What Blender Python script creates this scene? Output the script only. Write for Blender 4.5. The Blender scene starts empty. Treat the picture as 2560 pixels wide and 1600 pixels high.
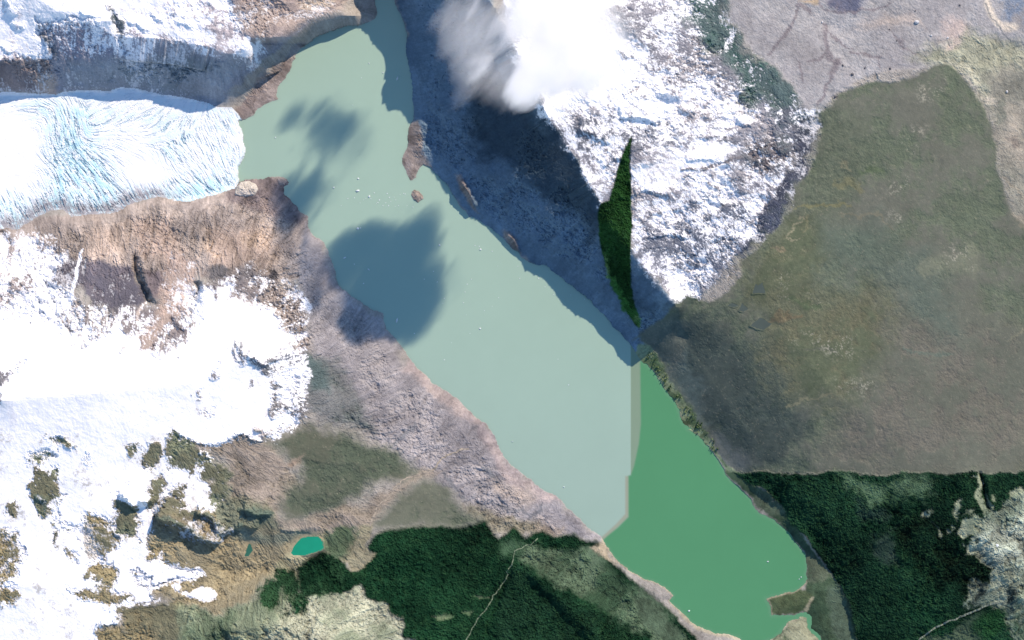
import bpy, math, random
import numpy as np

# ------------------------------------------------------------------ camera, sky, sun, exposure
SC = bpy.context.scene
COL = SC.collection
M = 5.0                                  # metres per survey unit
SUN_AZ, SUN_EL = math.radians(36.0), math.radians(38.0)
def X(u): return (np.asarray(u, dtype=np.float64) - 1280.0) * M
def Y(v): return (800.0 - np.asarray(v, dtype=np.float64)) * M

cam_d = bpy.data.cameras.new("camera")
cam = bpy.data.objects.new("camera", cam_d); COL.objects.link(cam)
CAM_Z = 250000.0
cam.location = (0, 0, CAM_Z)
cam_d.sensor_width = 36.0
cam_d.lens = 36.0 * CAM_Z / (2560 * M)
cam_d.clip_start, cam_d.clip_end = 1000.0, 500000.0
SC.camera = cam

world = bpy.data.worlds.new("World"); SC.world = world
world.use_nodes = True
wn, wl = world.node_tree.nodes, world.node_tree.links
bg = wn.get("Background") or wn.new("ShaderNodeBackground")
out = wn.get("World Output") or wn.new("ShaderNodeOutputWorld")
sky = wn.new("ShaderNodeTexSky"); sky.sky_type = 'NISHITA'; sky.sun_disc = False
sky.sun_elevation = SUN_EL; sky.sun_rotation = SUN_AZ
sky.air_density = 1.0; sky.dust_density = 0.0; sky.ozone_density = 3.5
wl.new(sky.outputs[0], bg.inputs[0]); wl.new(bg.outputs[0], out.inputs[0])
bg.inputs[1].default_value = 0.15

sun_d = bpy.data.lights.new("sun", 'SUN'); sun_d.energy = 4.0; sun_d.angle = math.radians(0.5)
sun_d.color = (1.0, 0.83, 0.68)
sun = bpy.data.objects.new("sun", sun_d); COL.objects.link(sun)
sun.rotation_euler = (math.pi / 2 - SUN_EL, 0, math.pi - SUN_AZ)
sun.location = (0, 0, 6000)

SC.view_settings.view_transform = 'Standard'; SC.view_settings.look = 'None'
SC.view_settings.gamma = 1; SC.view_settings.exposure = 0.45
SC.view_settings.use_curve_mapping = False
SC.cycles.max_bounces = 12; SC.cycles.diffuse_bounces = 2; SC.cycles.glossy_bounces = 1
SC.cycles.transmission_bounces = 1; SC.cycles.transparent_max_bounces = 4
SC.cycles.volume_bounces = 12
SC.cycles.volume_step_rate = 1.0
SC.cycles.volume_max_steps = 64

# ------------------------------------------------------------------ numeric helpers
rng = np.random.default_rng(7)
random.seed(7)
F4 = np.float32
def T(ox, oy, *pts):                     # survey sheets drawn at 2.8 : 1
    return [(ox + x / 2.8, oy + y / 2.8) for x, y in pts]
A = lambda *p: T(0, 0, *p)
B = lambda *p: T(850, 0, *p)
C_ = lambda *p: T(1700, 0, *p)
D = lambda *p: T(0, 530, *p)
E = lambda *p: T(850, 530, *p)
F = lambda *p: T(1700, 530, *p)
G = lambda *p: T(0, 1060, *p)
H_ = lambda *p: T(850, 1060, *p)
K = lambda *p: T(1700, 1060, *p)

def rgb(r, g, b, k=1.0):
    c = np.array([r, g, b]) / 255.0
    return (np.where(c <= 0.04045, c / 12.92, ((c + 0.055) / 1.055) ** 2.4) * k).astype(F4)

def sstep(a, b, x):
    t = np.clip((x - a) / (b - a), 0, 1)
    return t * t * (3 - 2 * t)

NT = 2048
fx = np.fft.fftfreq(NT)[:, None]; fy = np.fft.rfftfreq(NT)[None, :]
FR = np.sqrt(fx * fx + fy * fy); FR[0, 0] = 1
def spectral(beta, lo=0.0, hi=1.0):      # periodic noise, one texel = one unit
    w = rng.standard_normal((NT, NT)).astype(F4)
    f = np.fft.rfft2(w)
    amp = FR ** (-beta) * (FR >= lo) * (FR <= hi); amp[0, 0] = 0
    n = np.fft.irfft2(f * amp, s=(NT, NT)).astype(F4)
    return n / n.std()
def look(t, u, v, s=1.0):                # bilinear, periodic
    a = (np.asarray(v, F4) * F4(s)) % NT; b = (np.asarray(u, F4) * F4(s)) % NT
    i = np.floor(a).astype(np.int32); j = np.floor(b).astype(np.int32)
    fa = a - i; fb = b - j
    i %= NT; j %= NT
    i1 = (i + 1) % NT; j1 = (j + 1) % NT
    return (t[i, j] * (1 - fa) + t[i1, j] * fa) * (1 - fb) + (t[i, j1] * (1 - fa) + t[i1, j1] * fa) * fb

N1 = spectral(1.45, 1 / 400)             # fractal
N2 = spectral(1.45, 1 / 400)
N3 = spectral(1.75, 1 / 900)             # smoother, larger
NF = spectral(0.75, 1 / 60)              # fine grain
NG = spectral(0.9, 1 / 90)
def cdf(x): return 1 / (1 + np.exp(-1.7 * x))

# ------------------------------------------------------------------ survey grid (fine in the middle, coarse towards the horizon)
def axis(lo, hi, step=2.0, grow=1.03, far=4200):
    mid = np.arange(lo, hi + 0.1, step)
    ext, d, s = [], 0.0, step
    while d < far:
        s *= grow; d += s; ext.append(d)
    ext = np.array(ext)
    return np.concatenate([(lo - ext)[::-1], mid, hi + ext])
us = axis(-30, 2590); vs = axis(-230, 1630)
NU, NV = len(us), len(vs)
U, V = np.meshgrid(us.astype(F4), vs.astype(F4))
n1 = look(N1, U, V); n2 = look(N2, U, V); n3 = look(N3, U, V); nf = look(NF, U, V, 0.9); ng = look(NG, U, V, 0.7)
nf2 = look(NF, V + 300, U + 77, 1.0)

def window(pts, pad):
    p = np.array(pts); a = p.min(0) - pad; b = p.max(0) + pad
    j0, j1 = np.searchsorted(us, [a[0], b[0]]); i0, i1 = np.searchsorted(vs, [a[1], b[1]])
    return slice(max(i0 - 1, 0), min(i1 + 1, NV)), slice(max(j0 - 1, 0), min(j1 + 1, NU)), a, b
def segs(pts, closed):
    p = np.array(pts, dtype=F4)
    return (p, np.roll(p, -1, 0)) if closed else (p[:-1], p[1:])
def raw_dist(pu, pv, pts, closed=True):
    """distance to an outline; negative inside (closed) ; for open lines also side and position along it"""
    a, b = segs(pts, closed)
    best = np.full(pu.shape, 1e12, F4); ins = np.zeros(pu.shape, bool)
    side = np.zeros(pu.shape, F4); along = np.zeros(pu.shape, F4); acc = 0.0
    for (ax, ay), (bx, by) in zip(a, b):
        dx, dy = bx - ax, by - ay; L2 = dx * dx + dy * dy + 1e-9
        t = np.clip(((pu - ax) * dx + (pv - ay) * dy) / L2, 0, 1)
        ex = pu - ax - t * dx; ey = pv - ay - t * dy
        d = ex * ex + ey * ey
        if closed:
            best = np.minimum(best, d)
            if ay != by:
                c = ((ay > pv) != (by > pv)) & (pu < (bx - ax) * (pv - ay) / (by - ay) + ax)
                ins ^= c
        else:
            m = d < best; best = np.where(m, d, best)
            side = np.where(m, np.sign(dx * (pv - ay) - dy * (pu - ax)), side)
            L = math.sqrt(L2); along = np.where(m, acc + t * L, along); acc += L
    best = np.sqrt(best)
    if closed: return np.where(ins, -best, best)
    return best, side, along, acc
def field(pts, closed=True, pad=120, warp=0.0, res=3.0):
    """SDF resampled onto the survey grid window with a natural wobble of the outline"""
    si, sj, a, b = window(pts, pad)
    gu = np.arange(a[0] - 3 * res, b[0] + 4 * res, res); gv = np.arange(a[1] - 3 * res, b[1] + 4 * res, res)
    gu = gu[(gu > -2500) & (gu < 5200)]; gv = gv[(gv > -2500) & (gv < 4200)]
    P, Q = np.meshgrid(gu.astype(F4), gv.astype(F4))
    r = raw_dist(P, Q, pts, closed)
    u, v = U[si, sj], V[si, sj]
    if warp:
        u = u + warp * look(N1, U[si, sj] + 500, V[si, sj], 1.7); v = v + warp * look(N2, U[si, sj], V[si, sj] + 900, 1.7)
    fi = np.clip((v - gv[0]) / res, 0, len(gv) - 1.001); fj = np.clip((u - gu[0]) / res, 0, len(gu) - 1.001)
    i = fi.astype(np.int32); j = fj.astype(np.int32); fi = fi - i; fj = fj - j
    def smp(z): return (z[i, j] * (1 - fi) + z[i + 1, j] * fi) * (1 - fj) + (z[i, j + 1] * (1 - fi) + z[i + 1, j + 1] * fi) * fj
    if closed: return (si, sj), smp(r)
    return (si, sj), smp(r[0]), r[1][i, j], smp(r[2]), r[3]

# ------------------------------------------------------------------ outlines
LAKE = (B((120, 188), (250, 130), (262, 95), (245, 20), (245, -150), (370, -150), (380, 0), (400, 50), (435, 110), (455, 200), (470, 300),
          (475, 380), (490, 480), (515, 600), (510, 700), (520, 780), (510, 850), (490, 890), (480, 930), (475, 1020), (455, 1060), (437, 1100), (440, 1140), (465, 1190),
          (475, 1240), (490, 1265), (525, 1240), (545, 1185), (580, 1150), (620, 1165), (660, 1200), (700, 1260), (740, 1310), (780, 1360), (830, 1440), (920, 1512))
        + E((930, 20), (1000, 70), (1070, 120), (1140, 170), (1160, 200), (1200, 250), (1250, 280), (1265, 310), (1290, 335), (1330, 350), (1380, 370),
            (1440, 370), (1500, 420), (1580, 490), (1690, 570), (1760, 640), (1850, 720), (1900, 790), (1970, 860), (2035, 935), (2095, 1005), (2110, 1040), (2140, 1060), (2190, 1110),
            (2240, 1180), (2290, 1260), (2350, 1330), (2408, 1420))
        + F((0, 1390), (15, 1430), (40, 1480), (90, 1502))
        + K((60, 20), (120, 70), (160, 110), (220, 200), (280, 280), (320, 350), (370, 410), (430, 470), (490, 530), (520, 580), (560, 625), (640, 650), (700, 700), (760, 760),
            (800, 820), (850, 890), (885, 930), (880, 1040), (885, 1080), (875, 1105), (840, 1140), (800, 1170), (740, 1175), (660, 1200), (595, 1225), (640, 1290), (650, 1335),
            (720, 1335), (800, 1335), (840, 1325), (890, 1325), (918, 1360), (918, 1420), (962, 1465), (990, 1520), (1010, 1650), (990, 1650), (968, 1520), (930, 1470), (892, 1415), (883, 1362),
            (860, 1350), (800, 1370), (740, 1400), (700, 1470), (640, 1500), (560, 1525), (440, 1525), (400, 1500), (340, 1480), (240, 1460), (160, 1430), (80, 1380), (0, 1320))
        + H_((2340, 1280), (2310, 1240), (2340, 1200), (2290, 1160), (2220, 1120), (2120, 1070), (2040, 1030), (1960, 970), (1910, 920), (1860, 850), (1835, 805), (1790, 760), (1720, 705),
             (1650, 650), (1580, 590), (1540, 545), (1490, 500), (1400, 450), (1330, 390), (1240, 320), (1160, 250), (1110, 180), (1080, 110), (1060, 50), (1030, 5))
        + E((1030, 1490), (960, 1450), (900, 1390), (830, 1320), (740, 1250), (640, 1190), (560, 1110), (490, 1030), (430, 950), (380, 890), (330, 830), (300, 760), (305, 720), (250, 690), (180, 650),
            (80, 590), (0, 520))
        + D((2340, 400), (2310, 330), (2290, 270), (2260, 220), (2220, 190), (2175, 150), (2155, 80))
        + A((2160, 1512), (2110, 1490), (2075, 1440), (2030, 1400), (1985, 1360), (1985, 1310), (2015, 1280), (2000, 1250), (1940, 1225), (1870, 1240), (1800, 1260), (1720, 1268), (1680, 1275), (1665, 1240), (1670, 1170),
            (1700, 1120), (1712, 1100), (1720, 1050), (1700, 980), (1690, 900), (1670, 850), (1690, 840), (1775, 815), (1790, 785), (1830, 745), (1880, 720), (1940, 700), (1930, 680), (1950, 625), (1985, 570),
            (2020, 510), (2040, 470), (2070, 410), (2060, 395), (2130, 310), (2200, 262), (2300, 225), (2400, 195)))
GLACIER = A((-1500, 640), (0, 655), (100, 650), (250, 660), (400, 655), (545, 630), (700, 645), (760, 640), (830, 615), (950, 620), (1100, 650), (1250, 680), (1380, 700), (1500, 740), (1620, 755), (1660, 790), (1690, 835),
            (1670, 850), (1690, 900), (1700, 980), (1720, 1050), (1712, 1100), (1700, 1120), (1670, 1170), (1665, 1240), (1680, 1275), (1640, 1320), (1560, 1350), (1480, 1370), (1420, 1390), (1280, 1410), (1200, 1395), (1120, 1380),
            (1000, 1398), (900, 1430), (830, 1480), (700, 1500), (560, 1512), (500, 1512), (440, 1465), (350, 1480), (220, 1540), (130, 1600), (-1500, 1650))
TARN = G((2040, 910), (2060, 860), (2110, 800), (2150, 790), (2230, 785), (2260, 820), (2265, 870), (2240, 885), (2140, 915), (2060, 920))
SMALL_POND = G((1715, 925), (1728, 880), (1745, 838), (1765, 840), (1772, 880), (1742, 922))
PONDS = [F((490, 795), (560, 740), (600, 765), (640, 785), (580, 825), (530, 815)), F((505, 570), (530, 495), (545, 515), (575, 490), (595, 570), (550, 565)),
         F((410, 690), (430, 640), (475, 680), (440, 698)), F((330, 655), (360, 638), (410, 655), (370, 668))]

# ------------------------------------------------------------------ base relief: heights solved between surveyed lines
SD = (math.sin(SUN_AZ), -math.cos(SUN_AZ)); TE = math.tan(SUN_EL) * M
def crest(ridge, feet):
    """height along a crest from where its shadow ends (u, v, ground height there)"""
    r = np.array(ridge); cum = np.concatenate([[0], np.cumsum(np.hypot(*np.diff(r, axis=0).T))])
    got = []
    for (u, v, z) in feet:
        best = None
        for k in range(len(r) - 1):
            ex, ey = r[k + 1] - r[k]
            det = -SD[0] * ey + SD[1] * ex
            if abs(det) < 1e-6: continue
            wx, wy = r[k][0] - u, r[k][1] - v
            t = (-wx * ey + wy * ex) / det; s = (SD[0] * wy - SD[1] * wx) / det
            if t > 0 and -0.001 <= s <= 1.001 and (best is None or t > best[0]): best = (t, cum[k] + s * (cum[k + 1] - cum[k]))
        if best: got.append((best[1], z + best[0] * TE))
    got.sort(); g = np.array(got)
    s = np.arange(0, cum[-1], 2.0)
    return np.c_[np.interp(s, cum, r[:, 0]), np.interp(s, cum, r[:, 1]), np.interp(s, g[:, 0], g[:, 1])]
def line(*pts):                          # (u, v, h) polyline sampled densely
    p = np.array(pts, float); cum = np.concatenate([[0], np.cumsum(np.hypot(*np.diff(p[:, :2], axis=0).T))])
    s = np.arange(0, cum[-1] + 0.1, 2.0)
    return np.c_[[np.interp(s, cum, p[:, k]) for k in range(3)]].T
def feet(pts, z): return [(u, v, z(u, v) if callable(z) else z) for u, v in pts]
ice_z = lambda u, v: 55 + max(0, 600 - u) * 0.3
R_EAST = [(960, -230), (1040, -160), (1130, -95), (1200, -30), (1260, 60), (1310, 170), (1368, 290), (1440, 400), (1478, 470), (1530, 560), (1590, 640), (1650, 722), (1688, 766)]
F_EAST = feet(B((130, 190), (160, 205), (210, 245), (218, 285), (245, 320), (262, 345), (300, 350), (310, 375), (335, 420), (318, 480), (325, 515), (312, 545), (335, 570), (312, 610), (295, 650), (305, 690), (300, 722), (340, 772), (385, 765), (430, 785), (478, 820), (485, 870),
                (590, 880), (583, 960), (600, 1060), (650, 1190), (700, 1262), (790, 1400)), 0) \
    + feet(E((880, 10), (1020, 80), (1130, 120), (1260, 290), (1285, 350), (1310, 420), (1370, 440), (1420, 460), (1480, 488), (1520, 540), (1550, 610), (1600, 660), (1660, 710), (1730, 742), (1780, 790), (1820, 860), (1860, 905), (1925, 940), (1930, 990), (1955, 1020)), 0)
R_NW = A((840, 120), (800, 240), (930, 262), (1050, 270), (1250, 290), (1480, 335), (1620, 385), (1800, 380), (1880, 350), (2000, 250), (2060, 200), (2170, 150), (2260, 122), (2360, 112), (2440, 112), (2500, 120))
F_NW = feet(A((545, 690), (740, 695), (800, 670), (950, 700), (1100, 720), (1250, 760), (1340, 790), (1440, 840), (1510, 830)), ice_z) + feet(A((1600, 770), (1700, 690), (1780, 600), (1850, 540), (1920, 450), (2000, 400)), 30) \
    + feet(A((2075, 405), (2150, 370), (2230, 330), (2300, 290), (2400, 250)), 0)
cE = crest(R_EAST, F_EAST); cN = crest(R_NW, F_NW)
win = np.ones(41) / 41
cN[:, 2] = np.convolve(np.pad(cN[:, 2], 20, mode='edge'), win, mode='valid')
KNOWN = [cE, cN,
    # east of the crest
    line((1560, 250, 1050), (1700, 330, 900), (1800, 420, 800)), line((1760, -120, 980), (1790, 100, 760), (1900, 260, 660), (2040, 300, 600)),
    line((2030, 310, 590), (1990, 480, 560), (1900, 620, 520), (1800, 712, 470), (1725, 765, 440)),
    line((1480, -200, 1300), (1560, 60, 1120)),
    line((2060, 60, 640), (2300, 160, 660), (2540, 120, 600)), line((2360, 300, 620), (2440, 700, 560), (2500, 1000, 520)),
    line((1700, 840, 220), (1790, 960, 210), (1880, 1090, 210)), line((1950, 800, 470), (2100, 1000, 470), (2300, 1100, 480)), line((1600, 858, 35), (1650, 905, 45), (1712, 985, 50), (1772, 1075, 45), (1840, 1175, 35)),
    # south-east
    line((1960, 1190, 230), (2090, 1300, 240), (2210, 1430, 250), (2300, 1600, 260)), line((1840, 1200, 28), (1960, 1295, 22), (2025, 1390, 14), (2070, 1440, 15), (2120, 1540, 12), (2140, 1700, 10)),
    line((2030, 1400, 6), (2050, 1500, 6), (2080, 1600, 6)), line((2400, 1200, 560), (2480, 1380, 660), (2560, 1500, 640)), line((2300, 1590, 300), (2420, 1530, 430), (2520, 1510, 520)),
    # south-west
    line((1180, 1050, 40), (1300, 1260, 45), (1450, 1440, 40), (1660, 1590, 40)), line((1000, 1080, 150), (1150, 1280, 150), (1320, 1450, 140), (1460, 1600, 130)),
    line((1290, 1370, 110), (1260, 1450, 90), (1180, 1560, 80), (1130, 1700, 70)), line((900, 1420, 260), (1050, 1480, 220)), line((1500, 1600, 220), (1400, 1500, 230), (1330, 1440, 210)),
    line((620, 1300, 640), (760, 1290, 520), (900, 1290, 380)), line((560, 1420, 480), (700, 1430, 420), (820, 1420, 350)), line((820, 1600, 700), (700, 1560, 720), (500, 1590, 800)),
    line((0, 1450, 980), (180, 1470, 900), (330, 1400, 780)), line((200, 1180, 980), (420, 1160, 860), (540, 1200, 720)),
    line((0, 1000, 1150), (250, 980, 1180), (450, 960, 1060), (640, 890, 880)), line((640, 890, 880), (700, 1000, 640), (740, 1060, 420)),
    line((-200, 720, 700), (150, 760, 640), (400, 740, 560), (560, 690, 470), (720, 660, 300)), line((-200, 590, 330), (200, 560, 260), (500, 500, 150), (640, 470, 70)), line((850, 830, 260), (950, 960, 200)),
    line((770, 700, 210), (800, 780, 250)),
    # north-west
    line((0, -60, 1250), (150, 30, 1150), (280, 60, 1080)), line((-200, 150, 900), (60, 150, 820), (125, 130, 760)), line((-100, 228, 330), (60, 226, 320), (130, 222, 300), (250, 205, 300), (400, 200, 290)),
    line((560, -80, 900), (700, -40, 760), (820, -60, 620)), line((595, 262, 30), (650, 205, 32), (715, 155, 28)), line((500, 240, 110), (560, 262, 60)),
    line((860, -140, 380), (890, -40, 140), (900, 20, 60)),
    # far country
    line((-1500, -1500, 900), (-1500, 3000, 900)), line((4200, -1500, 700), (4200, 3000, 700)), line((-1500, -1500, 1000), (4200, -1500, 900)), line((-1500, 3200, 700), (4200, 3200, 600))]
def solve():
    lo, hi = np.array([-1504.0, -1504.0]), np.array([4204.0, 3204.0])
    lk = np.array(LAKE); Z = None
    for st in (64, 32, 16, 8):
        w = int((hi[0] - lo[0]) // st) + 1; h = int((hi[1] - lo[1]) // st) + 1
        val = np.zeros((h, w), F4); cnt = np.zeros((h, w), F4)
        for k in KNOWN:
            j = np.clip(np.rint((k[:, 0] - lo[0]) / st).astype(int), 0, w - 1); i = np.clip(np.rint((k[:, 1] - lo[1]) / st).astype(int), 0, h - 1)
            np.add.at(val, (i, j), k[:, 2]); np.add.at(cnt, (i, j), 1)
        fix = cnt > 0; val = np.where(fix, val / np.maximum(cnt, 1), 0)
        P, Q = np.meshgrid((lo[0] + st * np.arange(w)).astype(F4), (lo[1] + st * np.arange(h)).astype(F4))
        d = raw_dist(P, Q, LAKE); m = d < 0; val[m] = 0; fix |= m
        g = raw_dist(P, Q, GLACIER); m = (g < -st * 0.3) & ~(d < 0); val[m] = 55 + np.maximum(0, 600 - P[m]) * 0.3; fix |= m
        if Z is None: Z = np.full((h, w), 500, F4)
        else:
            ii = np.minimum(np.arange(h) // 2, Z.shape[0] - 1); jj = np.minimum(np.arange(w) // 2, Z.shape[1] - 1); Z = Z[ii][:, jj]
        Z[fix] = val[fix]
        for _ in range(500 if st > 16 else 250):
            p = np.pad(Z, 1, mode='edge')
            Z = np.where(fix, val, (p[:-2, 1:-1] + p[2:, 1:-1] + p[1:-1, :-2] + p[1:-1, 2:]) * 0.25)
    p = np.pad(Z, 1, mode='edge')
    Z = 0.5 * Z + 0.125 * (p[:-2, 1:-1] + p[2:, 1:-1] + p[1:-1, :-2] + p[1:-1, 2:])
    fi = np.clip((V - lo[1]) / 8, 0, Z.shape[0] - 1.001); fj = np.clip((U - lo[0]) / 8, 0, Z.shape[1] - 1.001)
    i = fi.astype(np.int32); j = fj.astype(np.int32); fi -= i; fj -= j
    return (Z[i, j] * (1 - fi) + Z[i + 1, j] * fi) * (1 - fj) + (Z[i, j + 1] * (1 - fi) + Z[i + 1, j + 1] * fi) * fj
HB = solve().astype(F4)
def soften(pts, r, n=9):                 # rounds off the solver's steps beside a steep diagonal wall
    si, sj, a, b = window(pts, 90); z = HB[si, sj].copy(); k = np.ones(n) / n
    for ax in (0, 1):
        z = np.apply_along_axis(lambda q: np.convolve(np.pad(q, n // 2, mode='edge'), k, mode='valid'), ax, z)
    d = raw_dist(U[si, sj], V[si, sj], pts, False)[0]
    m = sstep(r, r * 0.5, d); HB[si, sj] += ((z - HB[si, sj]) * m).astype(F4)
for n_ in (17, 9): soften(A((1800, 420), (1900, 330), (2060, 210), (2260, 130)), 60, n_)

# ------------------------------------------------------------------ ground cover
GC = np.empty((NV, NU, 3), F4); GC[:] = rgb(152, 148, 140)
SNOW = np.zeros((NV, NU), F4); AMP = np.full((NV, NU), 10, F4); FOR = np.zeros((NV, NU), F4); STR = np.full((NV, NU), 1.0, F4); MEAD = np.zeros((NV, NU), F4)
def paint(pts, c=None, c2=None, mix=0.9, soft=6, warp=4, snow=None, amp=None, wood=None, streak=None, mead=None, k=1.0, noise=None, res=3.0):
    w, d = field(pts, True, soft + 30 + warp * 4, warp, res)
    m = sstep(soft, -soft, d) * k
    if c is not None:
        col = np.broadcast_to(rgb(*c), d.shape + (3,)).astype(F4)
        if c2 is not None:
            q = (cdf(mix * 1.6 * (n1 if noise is None else noise)[w]))[..., None]
            col = col * (1 - q) + rgb(*c2) * q
        GC[w] += (col - GC[w]) * m[..., None]
    for arr, val in ((SNOW, snow), (AMP, amp), (FOR, wood), (STR, streak), (MEAD, mead)):
        if val is not None: arr[w] += (val - arr[w]) * m
def vein(pts, c, width=3, k=0.8, warp=4, snow=None, taper=True):
    w, d, s, al, L = field(pts, False, 30 + width, warp, 2.0)
    ww = width * (0.55 + 0.45 * np.sin(np.clip(al / L, 0, 1) * math.pi)) if taper else width
    m = sstep(ww * 1.5, ww * 0.4, d) * k
    GC[w] += (rgb(*c) - GC[w]) * m[..., None]
    if snow is not None: SNOW[w] += (snow - SNOW[w]) * m
    return w, d, s, al, L

# north-west massif
paint(A((-1500, -3000), (2600, -3000), (2400, 30), (2170, 150), (1900, 370), (1500, 760), (1300, 700), (850, 620), (540, 640), (-1500, 660)), (150, 150, 156), (124, 126, 134), amp=32, snow=0.06)
paint(A((-1500, -3000), (1640, -3000), (1640, 150), (1720, 260), (1860, 320), (1800, 385), (1620, 378), (1480, 332), (1250, 286), (1050, 262), (890, 240), (800, 240), (720, 175), (500, 185), (330, 175), (290, 250), (350, 395), (100, 430), (-1500, 450)), (160, 154, 156), soft=16, warp=7, snow=0.93)
paint(A((1000, 130), (1350, 0), (1660, 0), (1740, 300), (1500, 260)), None, soft=40, snow=0.72)
paint(A((340, 200), (560, 190), (760, 220), (1060, 280), (1080, 380), (700, 420), (420, 400)), (150, 150, 158), (125, 125, 138), soft=20, snow=0.3)
paint(A((500, 420), (1200, 400), (1700, 430), (1560, 740), (1200, 660), (600, 630), (450, 560)), (124, 132, 134), (150, 154, 158), soft=30, snow=0.03)
paint(A((0, 440), (340, 400), (370, 640), (0, 650), (-600, 650), (-600, 450)), (138, 128, 124), (112, 106, 108), soft=10, snow=0.06)
paint(A((250, 560), (370, 520), (380, 650), (300, 660)), (170, 155, 142), soft=10)
paint(A((1660, -900), (2900, -900), (2400, 70), (2180, 140), (1880, 320), (1720, 240), (1640, 120)), (158, 146, 138), (138, 128, 124), soft=14, snow=0.05, amp=25)
paint(A((2080, 0), (2340, 0), (2300, 60), (2140, 70)), (172, 160, 145), soft=8)
paint(A((1670, 745), (1780, 600), (1920, 455), (2050, 395), (2070, 410), (1930, 690), (1780, 800), (1690, 835), (1640, 790)), (152, 143, 137), (128, 118, 113), soft=6, amp=9, streak=2.2, snow=0)
for q in (A((780, 60), (850, 110), (905, 200), (860, 330), (800, 250)), A((280, 120), (330, 240), (420, 420), (340, 330), (290, 260))):
    paint(q, (105, 112, 116), (88, 98, 100), soft=10, snow=0.1)
# western tan shelf
paint([(-400, 540), (40, 545), (200, 535), (330, 500), (560, 480), (610, 450), (720, 440), (770, 540), (800, 620), (800, 700), (700, 700), (400, 690), (120, 690), (-400, 640)], (168, 157, 147), (144, 135, 128), soft=10, warp=6, amp=20, streak=2.1)
paint(D((640, 90), (860, 100), (900, 300), (620, 340)), (178, 162, 148), soft=24, warp=8)
paint(D((1480, 100), (1900, 130), (1960, 260), (1830, 390), (1500, 370), (1430, 250)), (182, 164, 146), (166, 150, 138), soft=24, warp=8)
paint(D((900, 60), (1200, 60), (1320, 380), (1220, 400), (960, 330)), (166, 150, 138), (150, 138, 128), soft=20)
paint([(590, 455), (650, 440), (715, 440), (745, 500), (770, 560), (700, 545), (620, 520), (560, 500)], (138, 126, 120), (112, 104, 104), soft=10, amp=16)
# west: snow begins below the shelf
paint([(-400, 650), (60, 620), (130, 600), (170, 640), (150, 700), (200, 770), (300, 770), (390, 760), (480, 740), (560, 690), (680, 680), (760, 740), (780, 860), (770, 1010), (700, 1085), (590, 1105), (480, 1110), (200, 1200), (-400, 1300)], (150, 142, 136), (118, 112, 112), soft=16, warp=8, snow=0.45, amp=42)
paint([(-400, 800), (70, 785), (150, 830), (190, 850), (300, 815), (345, 850), (400, 890), (470, 830), (520, 740), (590, 730), (640, 760), (700, 790), (725, 860), (690, 920), (705, 1010), (735, 1050), (690, 1092), (600, 1108), (480, 1112), (420, 1150), (-400, 1250)], None, soft=30, warp=9, snow=1.06, amp=22)
paint([(0, 590), (60, 585), (130, 600), (120, 680), (60, 760), (-60, 780), (-200, 700)], None, soft=30, snow=0.62)
paint(D((480, 330), (700, 330), (940, 370), (960, 420), (1040, 560), (1020, 650), (850, 690), (640, 640), (560, 520), (380, 500), (400, 400)), (104, 98, 102), (92, 90, 98), soft=8, warp=5, snow=0.02, amp=14)
paint(D((1010, 400), (1160, 410), (1180, 500), (1120, 620), (1060, 560)), (110, 102, 104), soft=8, snow=0)
paint(D((1180, 300), (1330, 330), (1340, 500), (1320, 700), (1200, 720), (1150, 850), (1100, 970), (990, 1000), (980, 860), (1050, 760), (1130, 640), (1150, 480)), (172, 154, 142), (156, 142, 132), soft=12, warp=6, snow=0.1, amp=14)
paint(D((1430, 380), (1560, 360), (1640, 400), (1560, 470), (1470, 460)), (100, 98, 98), soft=8, snow=0)
paint(D((1700, 380), (1780, 360), (1780, 460), (1650, 520)), (116, 112, 112), soft=10, snow=0.1)
paint(D((1870, 400), (1930, 385), (1965, 440), (1930, 465), (1870, 450)), (78, 76, 78), soft=5, snow=0)
for q in (D((590, 260), (560, 360), (530, 480), (500, 640), (450, 760)), D((400, 640), (400, 720), (370, 820)), D((1030, 620), (985, 700), (960, 780))):
    vein(q, (178, 166, 156), 4, 0.8, 2, snow=0.75)
for q in (D((1200, 130), (1205, 250)), D((1190, 40), (1200, 150))): vein(q, (180, 165, 150), 2, 0.6, 2)
for q in (D((0, 1170), (110, 1080), (170, 1060), (60, 1200)), D((1480, 1140), (1560, 1060), (1540, 1130), (1490, 1180)), D((840, 960), (870, 930), (850, 1000)), D((1380, 1270), (1420, 1250), (1400, 1320)), D((1760, 1230), (1790, 1210), (1780, 1260)), D((1440, 1390), (1500, 1370), (1480, 1410)), D((0, 1280), (40, 1270), (20, 1350))):
    paint(q, (140, 138, 134), (112, 112, 116), soft=12, warp=7, snow=0.45)
# snow dome edge and speckled east flank
paint(D((1650, 900), (1700, 980), (1800, 1060), (1960, 1040), (2000, 960), (2160, 960), (2150, 1060), (1900, 1100), (1740, 1070), (1640, 960)), (110, 116, 124), (92, 100, 110), soft=14, warp=6, snow=0.55)
paint(D((1900, 460), (2100, 560), (2160, 800), (2180, 960), (2100, 1000), (2010, 880), (1960, 700), (1850, 600)), (150, 140, 132), (112, 108, 106), soft=20, warp=8, snow=0.28)
paint(D((1880, 1090), (2150, 1060), (2190, 1230), (2100, 1330), (2000, 1440), (1900, 1400)), (120, 118, 118), (100, 104, 104), soft=30, warp=10, snow=0.55)
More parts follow.
